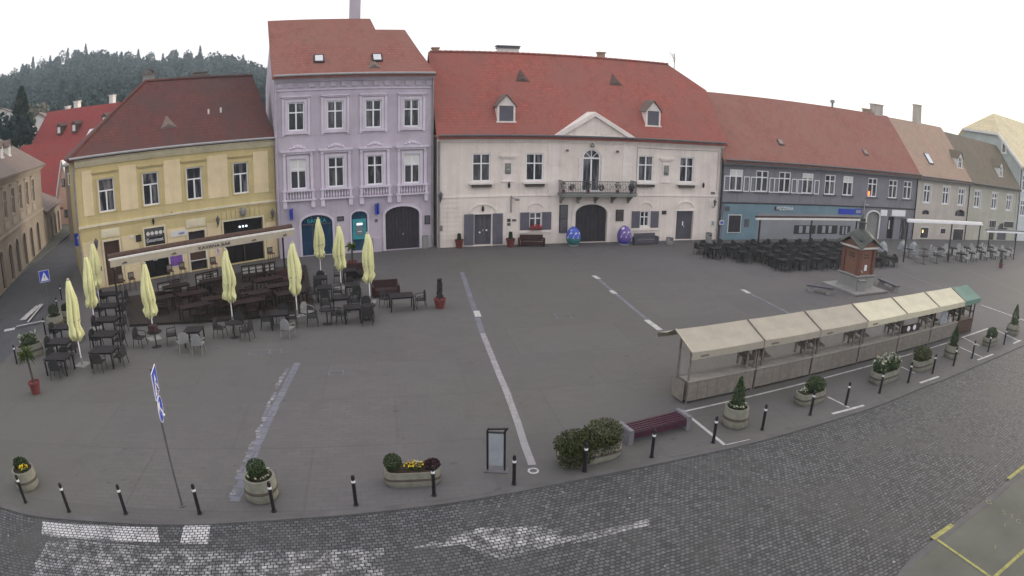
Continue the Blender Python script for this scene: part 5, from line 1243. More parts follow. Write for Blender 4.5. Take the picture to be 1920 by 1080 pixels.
for _ in range(50): leaves(b, (random.uniform(-.5,.5), random.uniform(-.2,.2), .8+random.random()*.35), (.05,.05,.05), 2, .12, shell=0)
b.build('blossoms', 'whiteflower', e)
# terracotta pots with yucca / column plants
def pot_plant(px, label, h_trunk, kind, rpot=.27, hp=.5, off=.2, lean=0):
    q = G(*px); e = empty('potted_plant', (q.x, q.y+off, 0), 0, label, 'potted plant')
    MB().lathe([(rpot*.7,0),(rpot*.98,hp*.85),(rpot*1.08,hp*.86),(rpot*1.1,hp),(rpot*.9,hp),(rpot*.88,hp-.06),(0,hp-.05)], (0,0,0), 20).build('pot', 'terracotta', e, True)
    if kind == 'yucca':
        MB().path([(0,0,hp-.05),(lean*.4,.0,hp+h_trunk*.5),(lean,.02,hp+h_trunk)], .055, 7).build('trunk', 'bark', e)
        b = MB()
        for i in range(46):
            a = random.random()*6.283; el = random.uniform(-.5,1.3); L = random.uniform(.4,.62); c = Vector((lean,.02,hp+h_trunk)); d = Vector((math.cos(a)*math.cos(el), math.sin(a)*math.cos(el), math.sin(el))); s_ = d.cross(Vector((0,0,1))).normalized()*.035; e2 = c+d*L-Vector((0,0,.16)); mi = c+d*L*.55
            b.add([c-s_*.5, c+s_*.5, mi+s_, e2, mi-s_], [(0,1,2,3,4)])
        b.build('leaf_rosette', 'palm', e)
    else:
        b = MB()
        for _ in range(900):
            t = random.random(); a = random.random()*6.283; r_ = .16*(1-.3*t)*random.uniform(.7,1)
            leaves(b, (r_*math.cos(a), r_*math.sin(a), hp+t*h_trunk), (.02,.02,.02), 1, .07, shell=0)
        b.build('foliage', 'dark' if kind == 'darkcol' else 'box', e); MB().tube((0,0,hp-.05), (0,0,hp+h_trunk*.9), .03).build('trunk', 'bark', e)
    return e
pot_plant((62,742), 'tall yucca with yellow green leaves in a red pot by the flower trough', 1.15, 'yucca', .27, .52, .25, -.1)
pot_plant((824,580), 'slim dark column plant in a red pot standing alone right of the terrace', 1.0, 'darkcol', .3, .5, .25)
pot_plant((861,465), 'small dark clipped shrub in a red pot left of the open town hall door', .45, 'col', .3, .62, .0)
pot_plant((957,463), 'rounded dark shrub in a red pot right of the open town hall door', .5, 'col', .32, .62, .0)
pot_plant((660,505), 'small palm in a dark pot before the blue shop door of the lilac house', .9, 'yucca', .3, .5, .2)
# ---------------- maroon bench with stone ends
c0, c1 = G(1180,834), G(1288,806)
a0 = (c0+c1)/2+Vector((-.1,.28,0)); ang = math.atan2(c1.y-c0.y, c1.x-c0.x); e = empty('slatted_bench', a0, ang, 'maroon slatted bench with concrete ends beside the spreading bush', 'bench')
for s in (-1, 1): MB().box(s*1.12-.09, s*1.12+.09, -.34, .34, 0, .46).box(s*1.12-.07, s*1.12+.07, -.36, .36, .46, .50).build('end_block', 'benchstone', e)
for i in range(5): MB().box(-1.03, 1.03, -.29+i*.125, -.29+i*.125+.072, .40, .44).build('seat_slat', 'maroon', e)
MB().box(-1.03, 1.03, -.31, -.28, .18, .38).build('front_board', 'maroon', e); MB().box(-1.03, 1.03, .27, .30, .18, .38).build('back_board', 'maroon', e)
def wallbench(p, q, label, mat, h=.42):
    a, b_ = G(*p), G(*q); c = (a+b_)/2+Vector((0,.25,0)); an = math.atan2(b_.y-a.y, b_.x-a.x); L = (b_-a).length; e = empty('wall_bench', c, an, label, 'bench')
    MB().box(-L/2+.12, L/2-.12, -.24, .2, h, h+.05).build('seat', mat, e)
    for s in (-1, 1): MB().prism([(s*(L/2)-.06,0),(s*(L/2)+.06,0),(s*(L/2)+.06,h+.2),(s*(L/2)-.06,h+.2)], -.26, .24).build('end_frame', mat, e)
    MB().box(-L/2+.1, L/2-.1, -.22, -.18, .1, h-.03).build('front_board', mat, e); MB().box(-L/2+.06, L/2-.06, .2, .25, h+.05, h+.42).build('backrest', mat, e)
wallbench((973,463), (1020,463), 'brown bench under the town hall window with red flowers', 'wine'); wallbench((1190,460), (1232,458), 'dark grey bench under the right town hall window, beside the purple egg', 'greydoor')
def bin_(px, label, mat, r=.24, h=.9, off=.15, lid='iron'):
    q = G(*px); e = empty('litter_bin', (q.x, q.y+off, 0), .3, label, 'bin')
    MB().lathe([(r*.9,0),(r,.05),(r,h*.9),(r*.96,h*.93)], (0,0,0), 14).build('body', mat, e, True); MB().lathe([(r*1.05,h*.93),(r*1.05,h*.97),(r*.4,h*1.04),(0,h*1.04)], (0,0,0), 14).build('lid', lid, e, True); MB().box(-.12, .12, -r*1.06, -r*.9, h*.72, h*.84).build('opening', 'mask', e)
bin_((178,550), 'pale green litter bin at the left corner of the yellow house', 'stone'); bin_((1256,460), 'round stone litter bin left of the right town hall door', 'stone', .3, .6); bin_((1329,456), 'round litter bin at the right corner of the town hall', 'stone', .27, .85)
q = G(1900, 502); pot = None
pot_plant((1877,503), 'dark planter with small shrub in front of the white chair terrace', .4, 'col', .25, .45, .1)
# painted eggs
def egg(px, label, mat, s, rib):
    q = G(*px); e = empty('painted_egg', (q.x, q.y+.5, 0), .2, label, 'painted egg')
    prof = [(s*.5*math.sin(t)*(1+.14*math.cos(t)), s*.66*(1-math.cos(t))-.02) for t in [PI*i/16 for i in range(17)]]
    MB().lathe([(r_+.001, z) for r_, z in prof], (0,0,0), 28).build('shell', mat, e, True)
    MB().lathe([(.34*s,0),(.36*s,.05),(.30*s,.12)], (0,0,0), 20).build('stand', 'stone', e)
    b = MB()
    for a in rib: b.beam((math.cos(a)*s*.49, math.sin(a)*s*.49, s*.55), (math.cos(a+.5)*s*.42, math.sin(a+.5)*s*.42, s*.95), .05, .12)
    b.build('painted_stripes', 'refl', e)
egg((1076,463), 'large painted egg, blue over dark green, left of the town hall gate', 'egga', 1.12, (-1.9,-1.2,-2.7)); egg((1172,461), 'large painted egg in purple and blue with white figures, right of the town hall gate', 'eggb', 1.15, (-1.7,-.9,-2.4))
# ---------------- info panel
q = G(930, 884); e = empty('info_panel', (q.x, q.y+.06, 0), -.06, 'standing info panel in a black frame near the ringed cover', 'info panel')
for s in (-1, 1): MB().path([(s*.24,0,0),(s*.24,0,1.28),(s*.24+.05,0,1.36)], .03, 6).build('frame_post', 'black', e)
MB().beam((-.22,0,1.33), (.33,0,1.37), .06, .04).box(-.24, .24, -.03, .03, 1.22, 1.25).build('top_bar', 'black', e); MB().box(-.2, .2, -.015, .015, .16, 1.2).build('panel', 'board', e); MB().box(-.34, .34, -.16, .16, 0, .03).build('base_plate', 'iron', e)
# ---------------- traffic signs
def sign_square(parent, z, s, back='stone', y=-.04):
    o = MB().box(-s/2, s/2, y-.012, y, z, z+s).build('square_plate', 'signblue', parent)
    MB().prism([(-s*.40,z+s*.10),(s*.40,z+s*.10),(0,z+s*.86)], y-.017, y-.0125).build('white_triangle', 'refl', o)
    q = MB()
    q.beam((-.0,y-.019,z+s*.58), (.0,y-.019,z+s*.36), s*.07, .003).beam((0,y-.0195,z+s*.38), (-s*.13,y-.0195,z+s*.15), s*.055, .003).beam((0,y-.02,z+s*.38), (s*.13,y-.02,z+s*.15), s*.055, .003).beam((-s*.13,y-.0205,z+s*.42), (s*.12,y-.0205,z+s*.52), s*.045, .003)
    q.build('walking_figure', 'black', o)
    b = MB(); 
    for x0_, x1_, z0_, z1_ in ((-s/2,s/2,z-.012,z+.006),(-s/2,s/2,z+s-.006,z+s+.012),(-s/2-.012,-s/2+.006,z-.012,z+s+.012),(s/2-.006,s/2+.012,z-.012,z+s+.012)): b.box(x0_, x1_, y-.016, y+.004, z0_, z1_)
    b.build('rim', 'refl', o); return o
p = G(342, 949); e = empty('traffic_sign', (p.x, p.y, 0), math.atan2(.40, .92)+PI/2, 'tall pole with a square crossing sign above a round blue arrow sign', 'traffic sign')
MB().tube((0,0,0), (0,0,4.0), .032, .032, 10).lathe([(.09,0),(.09,.02),(.03,.03)], (0,0,0), 12).build('pole', 'iron', e)
sign_square(e, 3.28, .68)
r = .33; zc = 2.9
o = MB().tube((0,-.052,zc), (0,-.04,zc), r, r, 28).build('round_plate', 'signblue', e)
q = MB()
for i in range(28): a = 2*PI*i/28; q.beam((math.cos(a)*r, -.048, zc+math.sin(a)*r), (math.cos(a+.2244)*r, -.048, zc+math.sin(a+.2244)*r), .022, .02)
q.build('rim', 'refl', o)
MB().prism([(-.2,zc+.2),(.2,zc-.13),(.13,zc-.2)], -.057, -.0525).prism([(-.24,zc+.24),(.02,zc+.2),(-.2,zc-.02)], -.058, -.0525).build('arrow', 'refl', o)
MB().lathe([(.02,-.05),(.06,0),(.02,.05)], (.12,-.06,zc-.22), 8).build('small_mark', 'refl', o)
p = G(92, 577); e = empty('traffic_sign', (p.x, p.y, 0), math.atan2(p.y, p.x)-PI/2, 'square blue crossing sign facing us on the left street', 'traffic sign')
zs = HT(p, 85, 528); MB().tube((0,0,0), (0,0,zs+.7), .03).build('pole', 'iron', e); sign_square(e, zs, .68)
p = G(158, 535); e = empty('traffic_sign', (p.x, p.y, 0), math.atan2(p.y, p.x)-PI/2, 'blue one way sign with a white upward arrow at the yellow house corner', 'traffic sign')
zs = HT(p, 141, 462); MB().tube((0,0,0), (0,0,zs+.7), .03).build('pole', 'iron', e)
o = MB().box(-.3, .3, -.05, -.035, zs, zs+.85).build('plate', 'signblue', e); MB().box(-.035, .035, -.056, -.051, zs+.15, zs+.5).prism([(-.12,zs+.48),(.12,zs+.48),(0,zs+.72)], -.057, -.051).build('arrow', 'refl', o)

# ---------------- closed umbrellas
def mk_umb(seedv):
    rnd = random.Random(seedv)
    e = empty('closed_umbrella', (0,0,0), 0, 'umbrella', 'umbrella', 'closed pale yellow umbrellas on the terrace')
    MB().tube((0,0,.05), (0,0,3.6), .03, .028, 10).build('pole', 'white', e); 
    n = 96; prof = [(.04,3.72),(.10,3.66),(.18,3.3),(.26,2.95),(.31,2.6),(.335,2.25),(.33,1.95),(.27,1.72),(.31,1.55),(.34,1.42),(.25,1.28),(.12,1.16)]
    ph = [rnd.uniform(0, 6.28) for _ in prof]; vs, fs = [], []; tw = rnd.uniform(-.5, .5)
    for k, (r_, z) in enumerate(prof):
        amp = .10+.42*min(1, k/4.)
        for i in range(n):
            t = 2*PI*i/n; f = 1.06-amp*1.15*(1-abs(math.cos(3.5*t+tw*k*.3+ph[3]+.25*math.sin(t*2+k*.4)))**.55)+amp*.22*math.cos(2*t+1.1*k*.5+ph[0])
            zz = z-(.0 if k < 7 else .09*math.sin(5*t+ph[k])+.05*math.sin(9*t)); ox = .03*math.sin(k*1.1+ph[1]); oy = .03*math.cos(k*.9+ph[2])
            vs.append((r_*f*math.cos(t)+ox*(k > 1), r_*f*math.sin(t)+oy*(k > 1), zz))
    for k in range(len(prof)-1):
        for i in range(n): fs.append((k*n+i, k*n+(i+1)%n, (k+1)*n+(i+1)%n, (k+1)*n+i))
    c = MB(); c.add(vs, fs); c.build('canopy', 'umb', e, True)
    t_ = MB(); z = 2.62
    vs2, fs2 = [], []
    for j, zz in enumerate((2.05, 2.0)):
        for i in range(24): t = 2*PI*i/24; vs2.append((.30*math.cos(t)*(1+.05*math.cos(8*t)), .30*math.sin(t), zz+.03*math.sin(t)))
    for i in range(24): fs2.append((i, (i+1)%24, 24+(i+1)%24, 24+i))
    t_.add(vs2, fs2).build('tie_strap', 'umbrella_tip', e); MB().lathe([(.0,3.66),(.06,3.68),(.075,3.74),(.03,3.8),(.0,3.8)], (0,0,0), 12).build('top_cap', 'umbrella_tip', e, True)
    MB().box(-.32, .32, -.32, .32, 0, .055).lathe([(.06,.05),(.05,.35)], (0,0,0), 10).build('base', 'stone', e)
    return e
UMB = [((155,685), 'closed yellow umbrella nearest the left edge, its pale square base in full view', 1.03), ((180,617), 'closed yellow umbrella second from the left, in front of the litter bin', 1.02), ((188,575), 'closed yellow umbrella half hidden behind the second one from the left', 1.0), ((290,636), 'closed yellow umbrella at the small red table before the awning post', .98), ((437,606), 'closed yellow umbrella in the middle of the deck front edge', .985), ((558,593), 'closed yellow umbrella right of the deck, near the round pale chair', 1.0), ((602,517), 'closed yellow umbrella before the arched blue shop front of the lilac house', .97), ((640,541), 'closed yellow umbrella between the blue shop front and the cash machine', .98), ((694,567), 'closed yellow umbrella farthest right, its lower skirt hanging open', .99)]
ub = [Pool(mk_umb(i)) for i in range(3)]
UPOS = []
for i, (p, l, s_) in enumerate(UMB):
    q = G(*p); UPOS.append(q); ub[i%3].put((q.x, q.y, 0), i*.8, l, None, s_)
# ---------------- terrace awning frame of the yellow house
A0, A1 = G(207,489,3.15), G(548,431,3.15); a0 = Vector((A0.x, A0.y, 0)); d = (A1-A0); d.z = 0; LA_ = d.length; an = math.atan2(d.y, d.x)
e = empty('awning_frame', a0, an, 'long terrace awning, rolled back, with cream valance and dark posts before the yellow house', 'awning')
dep = 7.0
MB().box(-.1, LA_+.1, -.1, .12, 3.16, 3.24).build('gutter_beam', 'offwhite', e); 
rl = MB().tube((-.1,.3,3.3), (LA_+.1,.3,3.3), .17, .17, 12); rl.build('rolled_fabric', 'brown', e)
MB().box(-.05, LA_+.05, -.09, -.06, 2.80, 3.155).build('valance', 'valance', e)
for s in (.012, .94): MB().tube((s*LA_,0,0), (s*LA_,0,3.2), .055, .055, 8).box(s*LA_-.14, s*LA_+.14, -.14, .14, 0, .03).build('post', 'black', e)
text('KAVANA BAR', .26, 'dark', e, (LA_*.55, -.1, 2.97), (PI/2,0,0), 'valance_lettering', sx=1.25)
for k in (.07, .33, .77, .95): text('caffe', .17, 'dark', e, (LA_*k, -.1, 2.93), (PI/2,0,0), 'valance_lettering')
# side panels under it
# ---------------- wooden deck
dk = [G(*p)[:2] for p in ((243,613),(420,603),(592,588),(574,500),(468,508),(350,545),(236,560))]
tag(MB().flat(dk, 0.0, .13).build('terrace_deck', 'deck'), 'dark brown timber deck of the terrace in front of the yellow house', 'deck')
# ---------------- furniture
def mk_chair(kind):
    nm = {'arm':'armchair','wood':'wooden_chair','pale':'metal_chair','white':'white_chair'}[kind]
    e = empty(nm, (0,0,0), 0, 'chair', 'chair'); m = {'arm':'wicker','wood':'darkwoodf','pale':'palechair','white':'whitechair'}[kind]
    w, dd = .25, .25
    MB().box(-w, w, -dd, dd, .42, .46).build('seat', m, e)
    if kind in ('wood', 'white'):
        b = MB().box(-w, -w+.04, dd-.04, dd, .46, .9).box(w-.04, w, dd-.04, dd, .46, .9)
        for z in (.56, .68, .8): b.box(-w+.04, w-.04, dd-.03, dd-.01, z, z+.08)
        b.build('backrest', m, e)
    else:
        b = MB(); n = 10
        for i in range(n):
            a0_, a1_ = PI*i/n, PI*(i+1)/n
            b.prism([(-w*math.cos(a0_), .5+.42*math.sin(a0_)**.5 if a0_ > 0 else .5), (-w*math.cos(a1_), .5+.42*math.sin(a1_)**.5), (-w*math.cos(a1_), .46), (-w*math.cos(a0_), .46)], dd-.05, dd-.015)
        b.build('backrest', m, e)
        for s in (-1, 1): MB().path([(s*(w+.02),-dd+.03,.44),(s*(w+.03),-dd+.05,.66),(s*(w+.02),dd-.03,.7)], .018, 6).build('armrest', m, e)
    for sx in (-1, 1):
        for sy in (-1, 1): MB().tube((sx*(w-.03),sy*(dd-.03),.42), (sx*(w+.01),sy*(dd+.02),0), .018, .015, 6).build('leg', m if kind != 'arm' else 'black', e)
    return e
def mk_table(kind):
    e = empty({'sq':'square_table','rd':'round_table','lg':'long_table','pic':'bench_table'}[kind], (0,0,0), 0, 'table', 'table')
    if kind == 'sq': w, dd, m = .42, .42, 'table'
    elif kind == 'lg': w, dd, m = .62, .45, 'table'
    elif kind == 'pic': w, dd, m = .8, .4, 'darkwoodf'
    else: w, dd, m = .36, .36, 'table'
    if kind == 'rd':
        MB().lathe([(.0,.7),(.37,.7),(.37,.74),(.0,.74)], (0,0,0), 20).build('tabletop', m, e); MB().tube((0,0,.02), (0,0,.7), .03).build('stem', 'black', e); MB().lathe([(.24,0),(.22,.03),(.04,.06)], (0,0,0), 14).build('foot', 'black', e)
        return e
    MB().box(-w, w, -dd, dd, .71, .75).box(-w+.06, w-.06, -dd+.06, dd-.06, .65, .71).build('tabletop', m, e)
    for sx in (-1, 1):
        for sy in (-1, 1): MB().box(sx*(w-.05)-.03, sx*(w-.05)+.03, sy*(dd-.05)-.03, sy*(dd-.05)+.03, 0, .65).build('leg', m, e)
    return e
PC = {k: Pool(mk_chair(k)) for k in ('arm', 'wood', 'pale', 'white')}; PT = {k: Pool(mk_table(k)) for k in ('sq', 'rd', 'lg', 'pic')}
def put(pool, p, rz, label, group, z=0): pool.put((p[0], p[1], z), rz, label, group)
SIDE_L = ('square side', 'town hall side', 'house side', 'street side'); SIDE_R = ('near side', 'road side', 'house side', 'town hall side')
def around(kindt, kindc, p, rz, sides, lt, lc, gt, gc, z=0, dist=.62, jit=.08, ident=None, sd=SIDE_L):
    put(PT[kindt], p, rz, lt, gt, z)
    word = {'arm': 'black armchair', 'wood': 'timber chair', 'pale': 'grey chair', 'white': 'white chair'}[kindc]
    for s in sides:
        a = rz+s*PI/2+random.uniform(-.2, .2); dd = dist*(1.25 if kindt == 'lg' and s % 2 else 1)
        x, y = p[0]+dd*math.sin(a)+random.uniform(-jit, jit), p[1]-dd*math.cos(a)+random.uniform(-jit, jit)
        lab_ = ' '.join(('%s on the %s of the %s' % (word, sd[int(round(s)) % 4], ident or lt)).split()[:16])
        put(PC[kindc], (x, y), a+PI, lab_, gc, z)
r1 = .52
rowA = [((108,703),'nearest dark table of the left row by the yucca'), ((112,672),'second dark table of the left row by the yucca'), ((120,642),'third dark table of the left row, beside the barrel tubs')]
for p, l in rowA: q = G(*p); around('lg', 'arm', (q.x, q.y+.3), r1-.35, (0, 2, 2.6) if l.startswith('near') else (1, 3), l, 'black armchair pushed in at the left row of dark tables by the yucca', 'dark tables in the left row', 'chairs at the left row of tables')
rowB = [((193,690),'nearest dark table of the second row, right of the umbrella base'), ((196,658),'second dark table of the row behind the umbrella base'), ((200,628),'middle dark table of the second row'), ((204,600),'fourth dark table of the second row'), ((206,576),'farthest dark table of the second row, before the litter bin')]
for i, (p, l) in enumerate(rowB): q = G(*p); around('lg', 'arm', (q.x, q.y+.3), r1-.35, (0, 1) if i == 0 else (1, 3), l, 'black armchair pushed in at the second row of dark tables', 'dark tables in the second row', 'chairs at the second row of tables')
q = G(286,652); around('rd', 'arm', (q.x+.15, q.y+.15), .2, (1.1, 3.0), 'round dark table under the umbrella with the small red box', 'black armchair at the round table below the fourth umbrella', 'round terrace tables', 'armchairs round the terrace tables', dist=.8)
o = MB().box(-.17, .17, -.17, .17, 0, .3).build('red_box', 'wine', None, loc=(q.x+.1, q.y+.15, .742)); tag(o, 'small dark red box on the round table by the fourth umbrella', 'box')
q = G(352,655); put(PT['sq'], (q.x+.1, q.y+.6), .2, 'dark square table between the two pale metal chairs', 'terrace tables'); put(PC['pale'], G(345,658), -2.4, 'pale metal chair left of the small dark table, seen from behind', 'pale metal chairs'); put(PC['pale'], G(374,662), 3.3, 'pale metal chair right of the small dark table, facing the square', 'pale metal chairs')
q = G(440,633); around('rd', 'arm', (q.x, q.y), .1, (.9, 3.1, 2.2), 'round dark table at the foot of the fifth umbrella', 'black armchair at the round table below the fifth umbrella', 'round terrace tables', 'armchairs round the terrace tables', dist=.8)
q = G(522,618); around('sq', 'arm', (q.x, q.y+.3), .3, (1, 3, 2), 'dark square table left of the sixth umbrella', 'black armchair at the square table left of the sixth umbrella', 'terrace tables', 'armchairs at the table left of the sixth umbrella'); put(PC['pale'], G(541,632), 2.9, 'pale framed chair in front of the sixth umbrella table', 'pale metal chairs')
q = G(580,602); put(PC['pale'], (q.x-.1, q.y+.1), 1.2, 'pale chair with a round back right of the sixth umbrella', 'pale metal chairs')
lt = [((608,565),'sq','dark square table behind the round backed pale chair'), ((638,585),'sq','dark square table right of the round backed pale chair'), ((612,610),'rd','round dark table nearest the open square, right group'), ((660,605),'sq','dark square table in the middle of the right group'), ((690,602),'rd','round dark table below the last umbrella'), ((660,560),'sq','dark square table under the eighth umbrella'), ((600,545),'sq','dark square table behind the right group, near the deck corner'), ((752,582),'lg','dark long table standing alone at the right end of the terrace'), ((655,530),'sq','dark square table before the cash machine')]
for p, k, l in lt:
    q = G(*p); ss = {'lg': (1, 2.6)}.get(k, random.choice([(0, 2), (1, 3), (0, 1, 3), (1, 2.5)])); around(k, 'arm', (q.x, q.y+.2), .3, ss, l, 'dark armchair at the '+l, 'tables of the right terrace group', 'armchairs at the '+l, dist=.75)
# plum sofas and brown seats near the last umbrella
def sofa(p, rz, label, mat='wine', w=.7, z=0):
    e = empty('terrace_sofa', (p[0], p[1], z), rz, label, 'sofa')
    MB().box(-w, w, -.35, .35, .12, .42).build('seat', mat, e); MB().box(-w, w, .25, .38, .42, .82).build('backrest', mat, e)
    for s in (-1, 1): MB().box(s*w-.06, s*w+.06, -.35, .38, .1, .6).build('armrest', mat, e)
    for s in (-1, 1): MB().box(s*(w-.1)-.03, s*(w-.1)+.03, -.3, -.24, 0, .12).build('foot', 'black', e)
    return e
q = G(722,556); sofa((q.x, q.y+.2), .3, 'plum red sofa behind the lone long table on the right of the terrace'); q = G(672,520); sofa((q.x, q.y), .3, 'dark red sofa before the potted palm and cash machine')
q = G(545,535); sofa((q.x, q.y), .9, 'dark plum lounge sofa at the right end of the deck', 'wine', .75, .13)
# deck furniture
DKT = [((300,585),'pic','dark timber table at the left end of the deck'), ((362,575),'pic','dark timber table in the deck middle, left one'), ((365,600),'pic','dark timber table at the deck front with pale cushions'), ((480,575),'pic','dark timber table right of the fifth umbrella on the deck'), ((500,548),'pic','dark timber table at the back of the deck'), ((400,548),'pic','dark timber table near the cafe entrance'), ((545,575),'pic','dark timber table with a patterned cloth near the sixth umbrella'), ((430,570),'pic','dark timber table behind the fifth umbrella'), ((330,560),'pic','dark timber table behind the fourth umbrella'), ((405,585),'pic','dark timber table at the deck front left of the fifth umbrella'), ((465,592),'pic','dark timber table at the deck front right of the fifth umbrella'), ((525,560),'pic','dark timber table before the plum lounge sofa')]
for i, (p, k, l) in enumerate(DKT):
    q = G(*p, .13); around(k, 'wood', (q.x, q.y+.15), .72+random.uniform(-.1, .1), (0, 2, 0.25) if i % 2 else (0, 2), l, 'dark timber chair at the '+l.split('dark ')[1], 'timber tables on the deck', 'timber chairs at the '+l.split('dark ')[1], z=.13, dist=.68)
def benchrow(px0, px1, label, n):
    a, b_ = G(*px0), G(*px1); dd = b_-a; L = dd.length; e = empty('high_backed_bench', a, math.atan2(dd.y, dd.x), label, 'bench')
    MB().box(0, L, -.25, .25, .4, .46).build('seat', 'darkwoodf', e); b = MB().box(0, L, .2, .25, .98, 1.05)
    for i in range(n+1): b.box(i*(L-.05)/n, i*(L-.05)/n+.05, .19, .26, 0, 1.05)
    b.build('back_frame', 'darkwoodf', e)
    for i in range(n):
        for z in (.55, .75): MB().box(i*(L-.05)/n+.09, (i+1)*(L-.05)/n-.04, .21, .24, z, z+.12).build('back_slat', 'whitechair', e)
    for x in (.05, L-.1): MB().box(x, x+.05, -.24, -.19, 0, .4).build('leg', 'darkwoodf', e)
benchrow((372,548), (414,538), 'high backed bench with pale slats before the black cafe door', 3); benchrow((456,532), (497,526), 'bench with pale slatted back before the wide cafe front', 3); benchrow((500,526),(520,522), 'short bench with pale slatted back at the right end of the cafe front', 2)
# dark plank fence edge at the back of the deck and menu stand
q = G(322,568); benchrow((300,566), (325,561), 'short bench with pale slats behind the fourth umbrella', 1)
# bar stools by the wall
def mk_stool():
    e = empty('tall_stool', (0,0,0), 0, 'stool', 'stool', 'high brown stools along the yellow house wall')
    MB().box(-.2, .2, -.2, .2, .72, .77).build('seat', 'brown', e); MB().box(-.2, .2, .17, .2, .77, 1.15).box(-.15, .15, .165, .205, .85, 1.08, 1).build('backrest', ['brown', 'concrete'], e)
    for sx in (-1, 1):
        for sy in (-1, 1): MB().tube((sx*.16,sy*.16,.72), (sx*.2,sy*.2,0), .02, .018, 6).build('leg', 'brown', e)
    return e
SP = Pool(mk_stool())
for (p, l) in (((231,548),'tall brown stool first left of the poster, by the awning post'), ((250,545),'tall brown stool second along the yellow wall, under the plaques'), ((322,530),'tall brown stool right of the black entrance'), ((345,525),'tall brown stool under the purple poster'), ((403,515),'tall brown stool left of the wide cafe front'), ((510,495),'tall brown stool in front of the pale poster at the lilac house corner')):
    q = G(*p); SP.put((q.x, q.y, 0), .75+random.uniform(-.3,.3), l)
# right terrace: dense dark furniture before the blue-grey house
n_ = 0
Y0 = Vector((14.2, 44.6, 0)); ex = Vector((math.cos(.235), math.sin(.235), 0)); ey = Vector((-math.sin(.235), math.cos(.235), 0))
ORD = ['first','second','third','fourth','fifth','sixth','seventh','eighth','ninth','tenth']
ROWN = ('front', 'second', 'third', 'fourth', 'back')
for j in range(5):
    n = 0
    for i in range(10):
        x = .4+i*1.62+random.uniform(-.1,.1); y = -5.2+j*1.42+random.uniform(-.1,.1)
        if x-.9 < -y*.65-1.2: continue
        p = Y0+ex*x+ey*y; idn = '%s table from the town hall, %s row of black seating' % (ORD[n], ROWN[j]); n += 1
        around('sq' if (j+n) % 3 else 'rd', 'arm', (p.x, p.y), .235+random.uniform(-.3,.3), (0, 1, 2, 3), idn, '', 'tables in the packed black seating before the blue-grey house', 'armchairs in the packed black seating before the blue-grey house', dist=.6, ident=idn, sd=SIDE_R)
# blue house awning
def awning(px0, px1, z, dep, label, posts, fab, beamm, off=0, al=.2101, zs=None, valh=.0):
    a, b_ = G(*px0, z), G(*px1, z); a = Vector((a.x,a.y,0)); dd = Vector((b_.x,b_.y,0))-a; L = dd.length; e = empty('terrace_awning', a, math.atan2(dd.y, dd.x), label, 'awning')
    MB().box(-.05, L+.05, -.08, .1, z-.12, z+.02).build('front_beam', beamm, e); MB().tube((0,.12,z+.06), (L,.12,z+.06), .1, .1, 10).build('rolled_fabric', fab, e)
    for s in posts: MB().box(s*L-.05, s*L+.05, -.05, .05, 0, z-.12).build('post', 'black', e)
    if valh: MB().box(0, L, -.1, -.082, z-.12-valh, z-.1).build('valance', 'valance', e)
    return e
awning((1419,409), (1612,411), 2.9, 5.6, 'long awning frame with a pale beam before the turquoise ground floor', (.03, .5, .97), 'wine', 'offwhite')
awning((1703,414), (1842,420), 3.5, 9.0, 'flat terrace frame with a bright white beam before the beige house', (.0, .55, .97), 'offwhite', 'white')
awning((1851,433), (1945,437), 2.9, 5.0, 'white beamed terrace frame at the right picture edge', (.05, .55, .97), 'iron', 'white')
# white chair terrace
Y1 = Vector((33.8, 45.0, 0))
WT = [(0.6,-1.0),(2.6,-1.0),(4.8,-.8),(7.2,-.6),(9.4,-.3),(11.8,.0),(14.2,.1),(16.6,.2),(1.2,1.4),(3.6,1.5),(6.2,1.6),(8.8,1.8),(11.4,1.9),(14.0,2.0),(16.8,2.2),(19.2,1.0)]
nn = {}
for i, (x, y) in enumerate(WT):
    p = Y1+ex*x+ey*y; w = 'front' if y < 1 and i < 8 else 'back'
    nn[w] = nn.get(w, 0)+1; idn = '%s table, %s row, before the beige and sand houses' % (ORD[nn[w]-1], w)
    if x > 5.5: around('sq', 'white', (p.x, p.y), .235+random.uniform(-.2,.2), (0, 1, 2, 3) if i > 7 else (2, 0, 1), idn, '', 'tables of the white chair terrace', 'white chairs before the beige and sand houses', dist=.7, ident=idn, sd=SIDE_R)
    else: around('rd', 'pale', (p.x, p.y), .235+random.uniform(-.2,.2), (2,) if y < 0 else (0, 2), idn, '', 'tables of the white chair terrace', 'grey chairs before the beige house', dist=.7, ident=idn, sd=SIDE_R)
# folded pale parasol covers near the awning post
for (u, v), l in (((1692,468),'pale covered heap of folded furniture left of the white terrace frame post'), ((1712,470),'wide pale covered furniture stack right of the white terrace frame post'), ((1655,470),'pale covered furniture stack behind the well house')):
    q = G(u, v); tag(MB().taper(0,0,0,.6,.8,.7,.55,.45).taper(0,0,.6,.85,.55,.45,.2,.15).build('covered_furniture', 'board', None, loc=(q.x, q.y, 0), rz=.3), l, 'covered furniture')

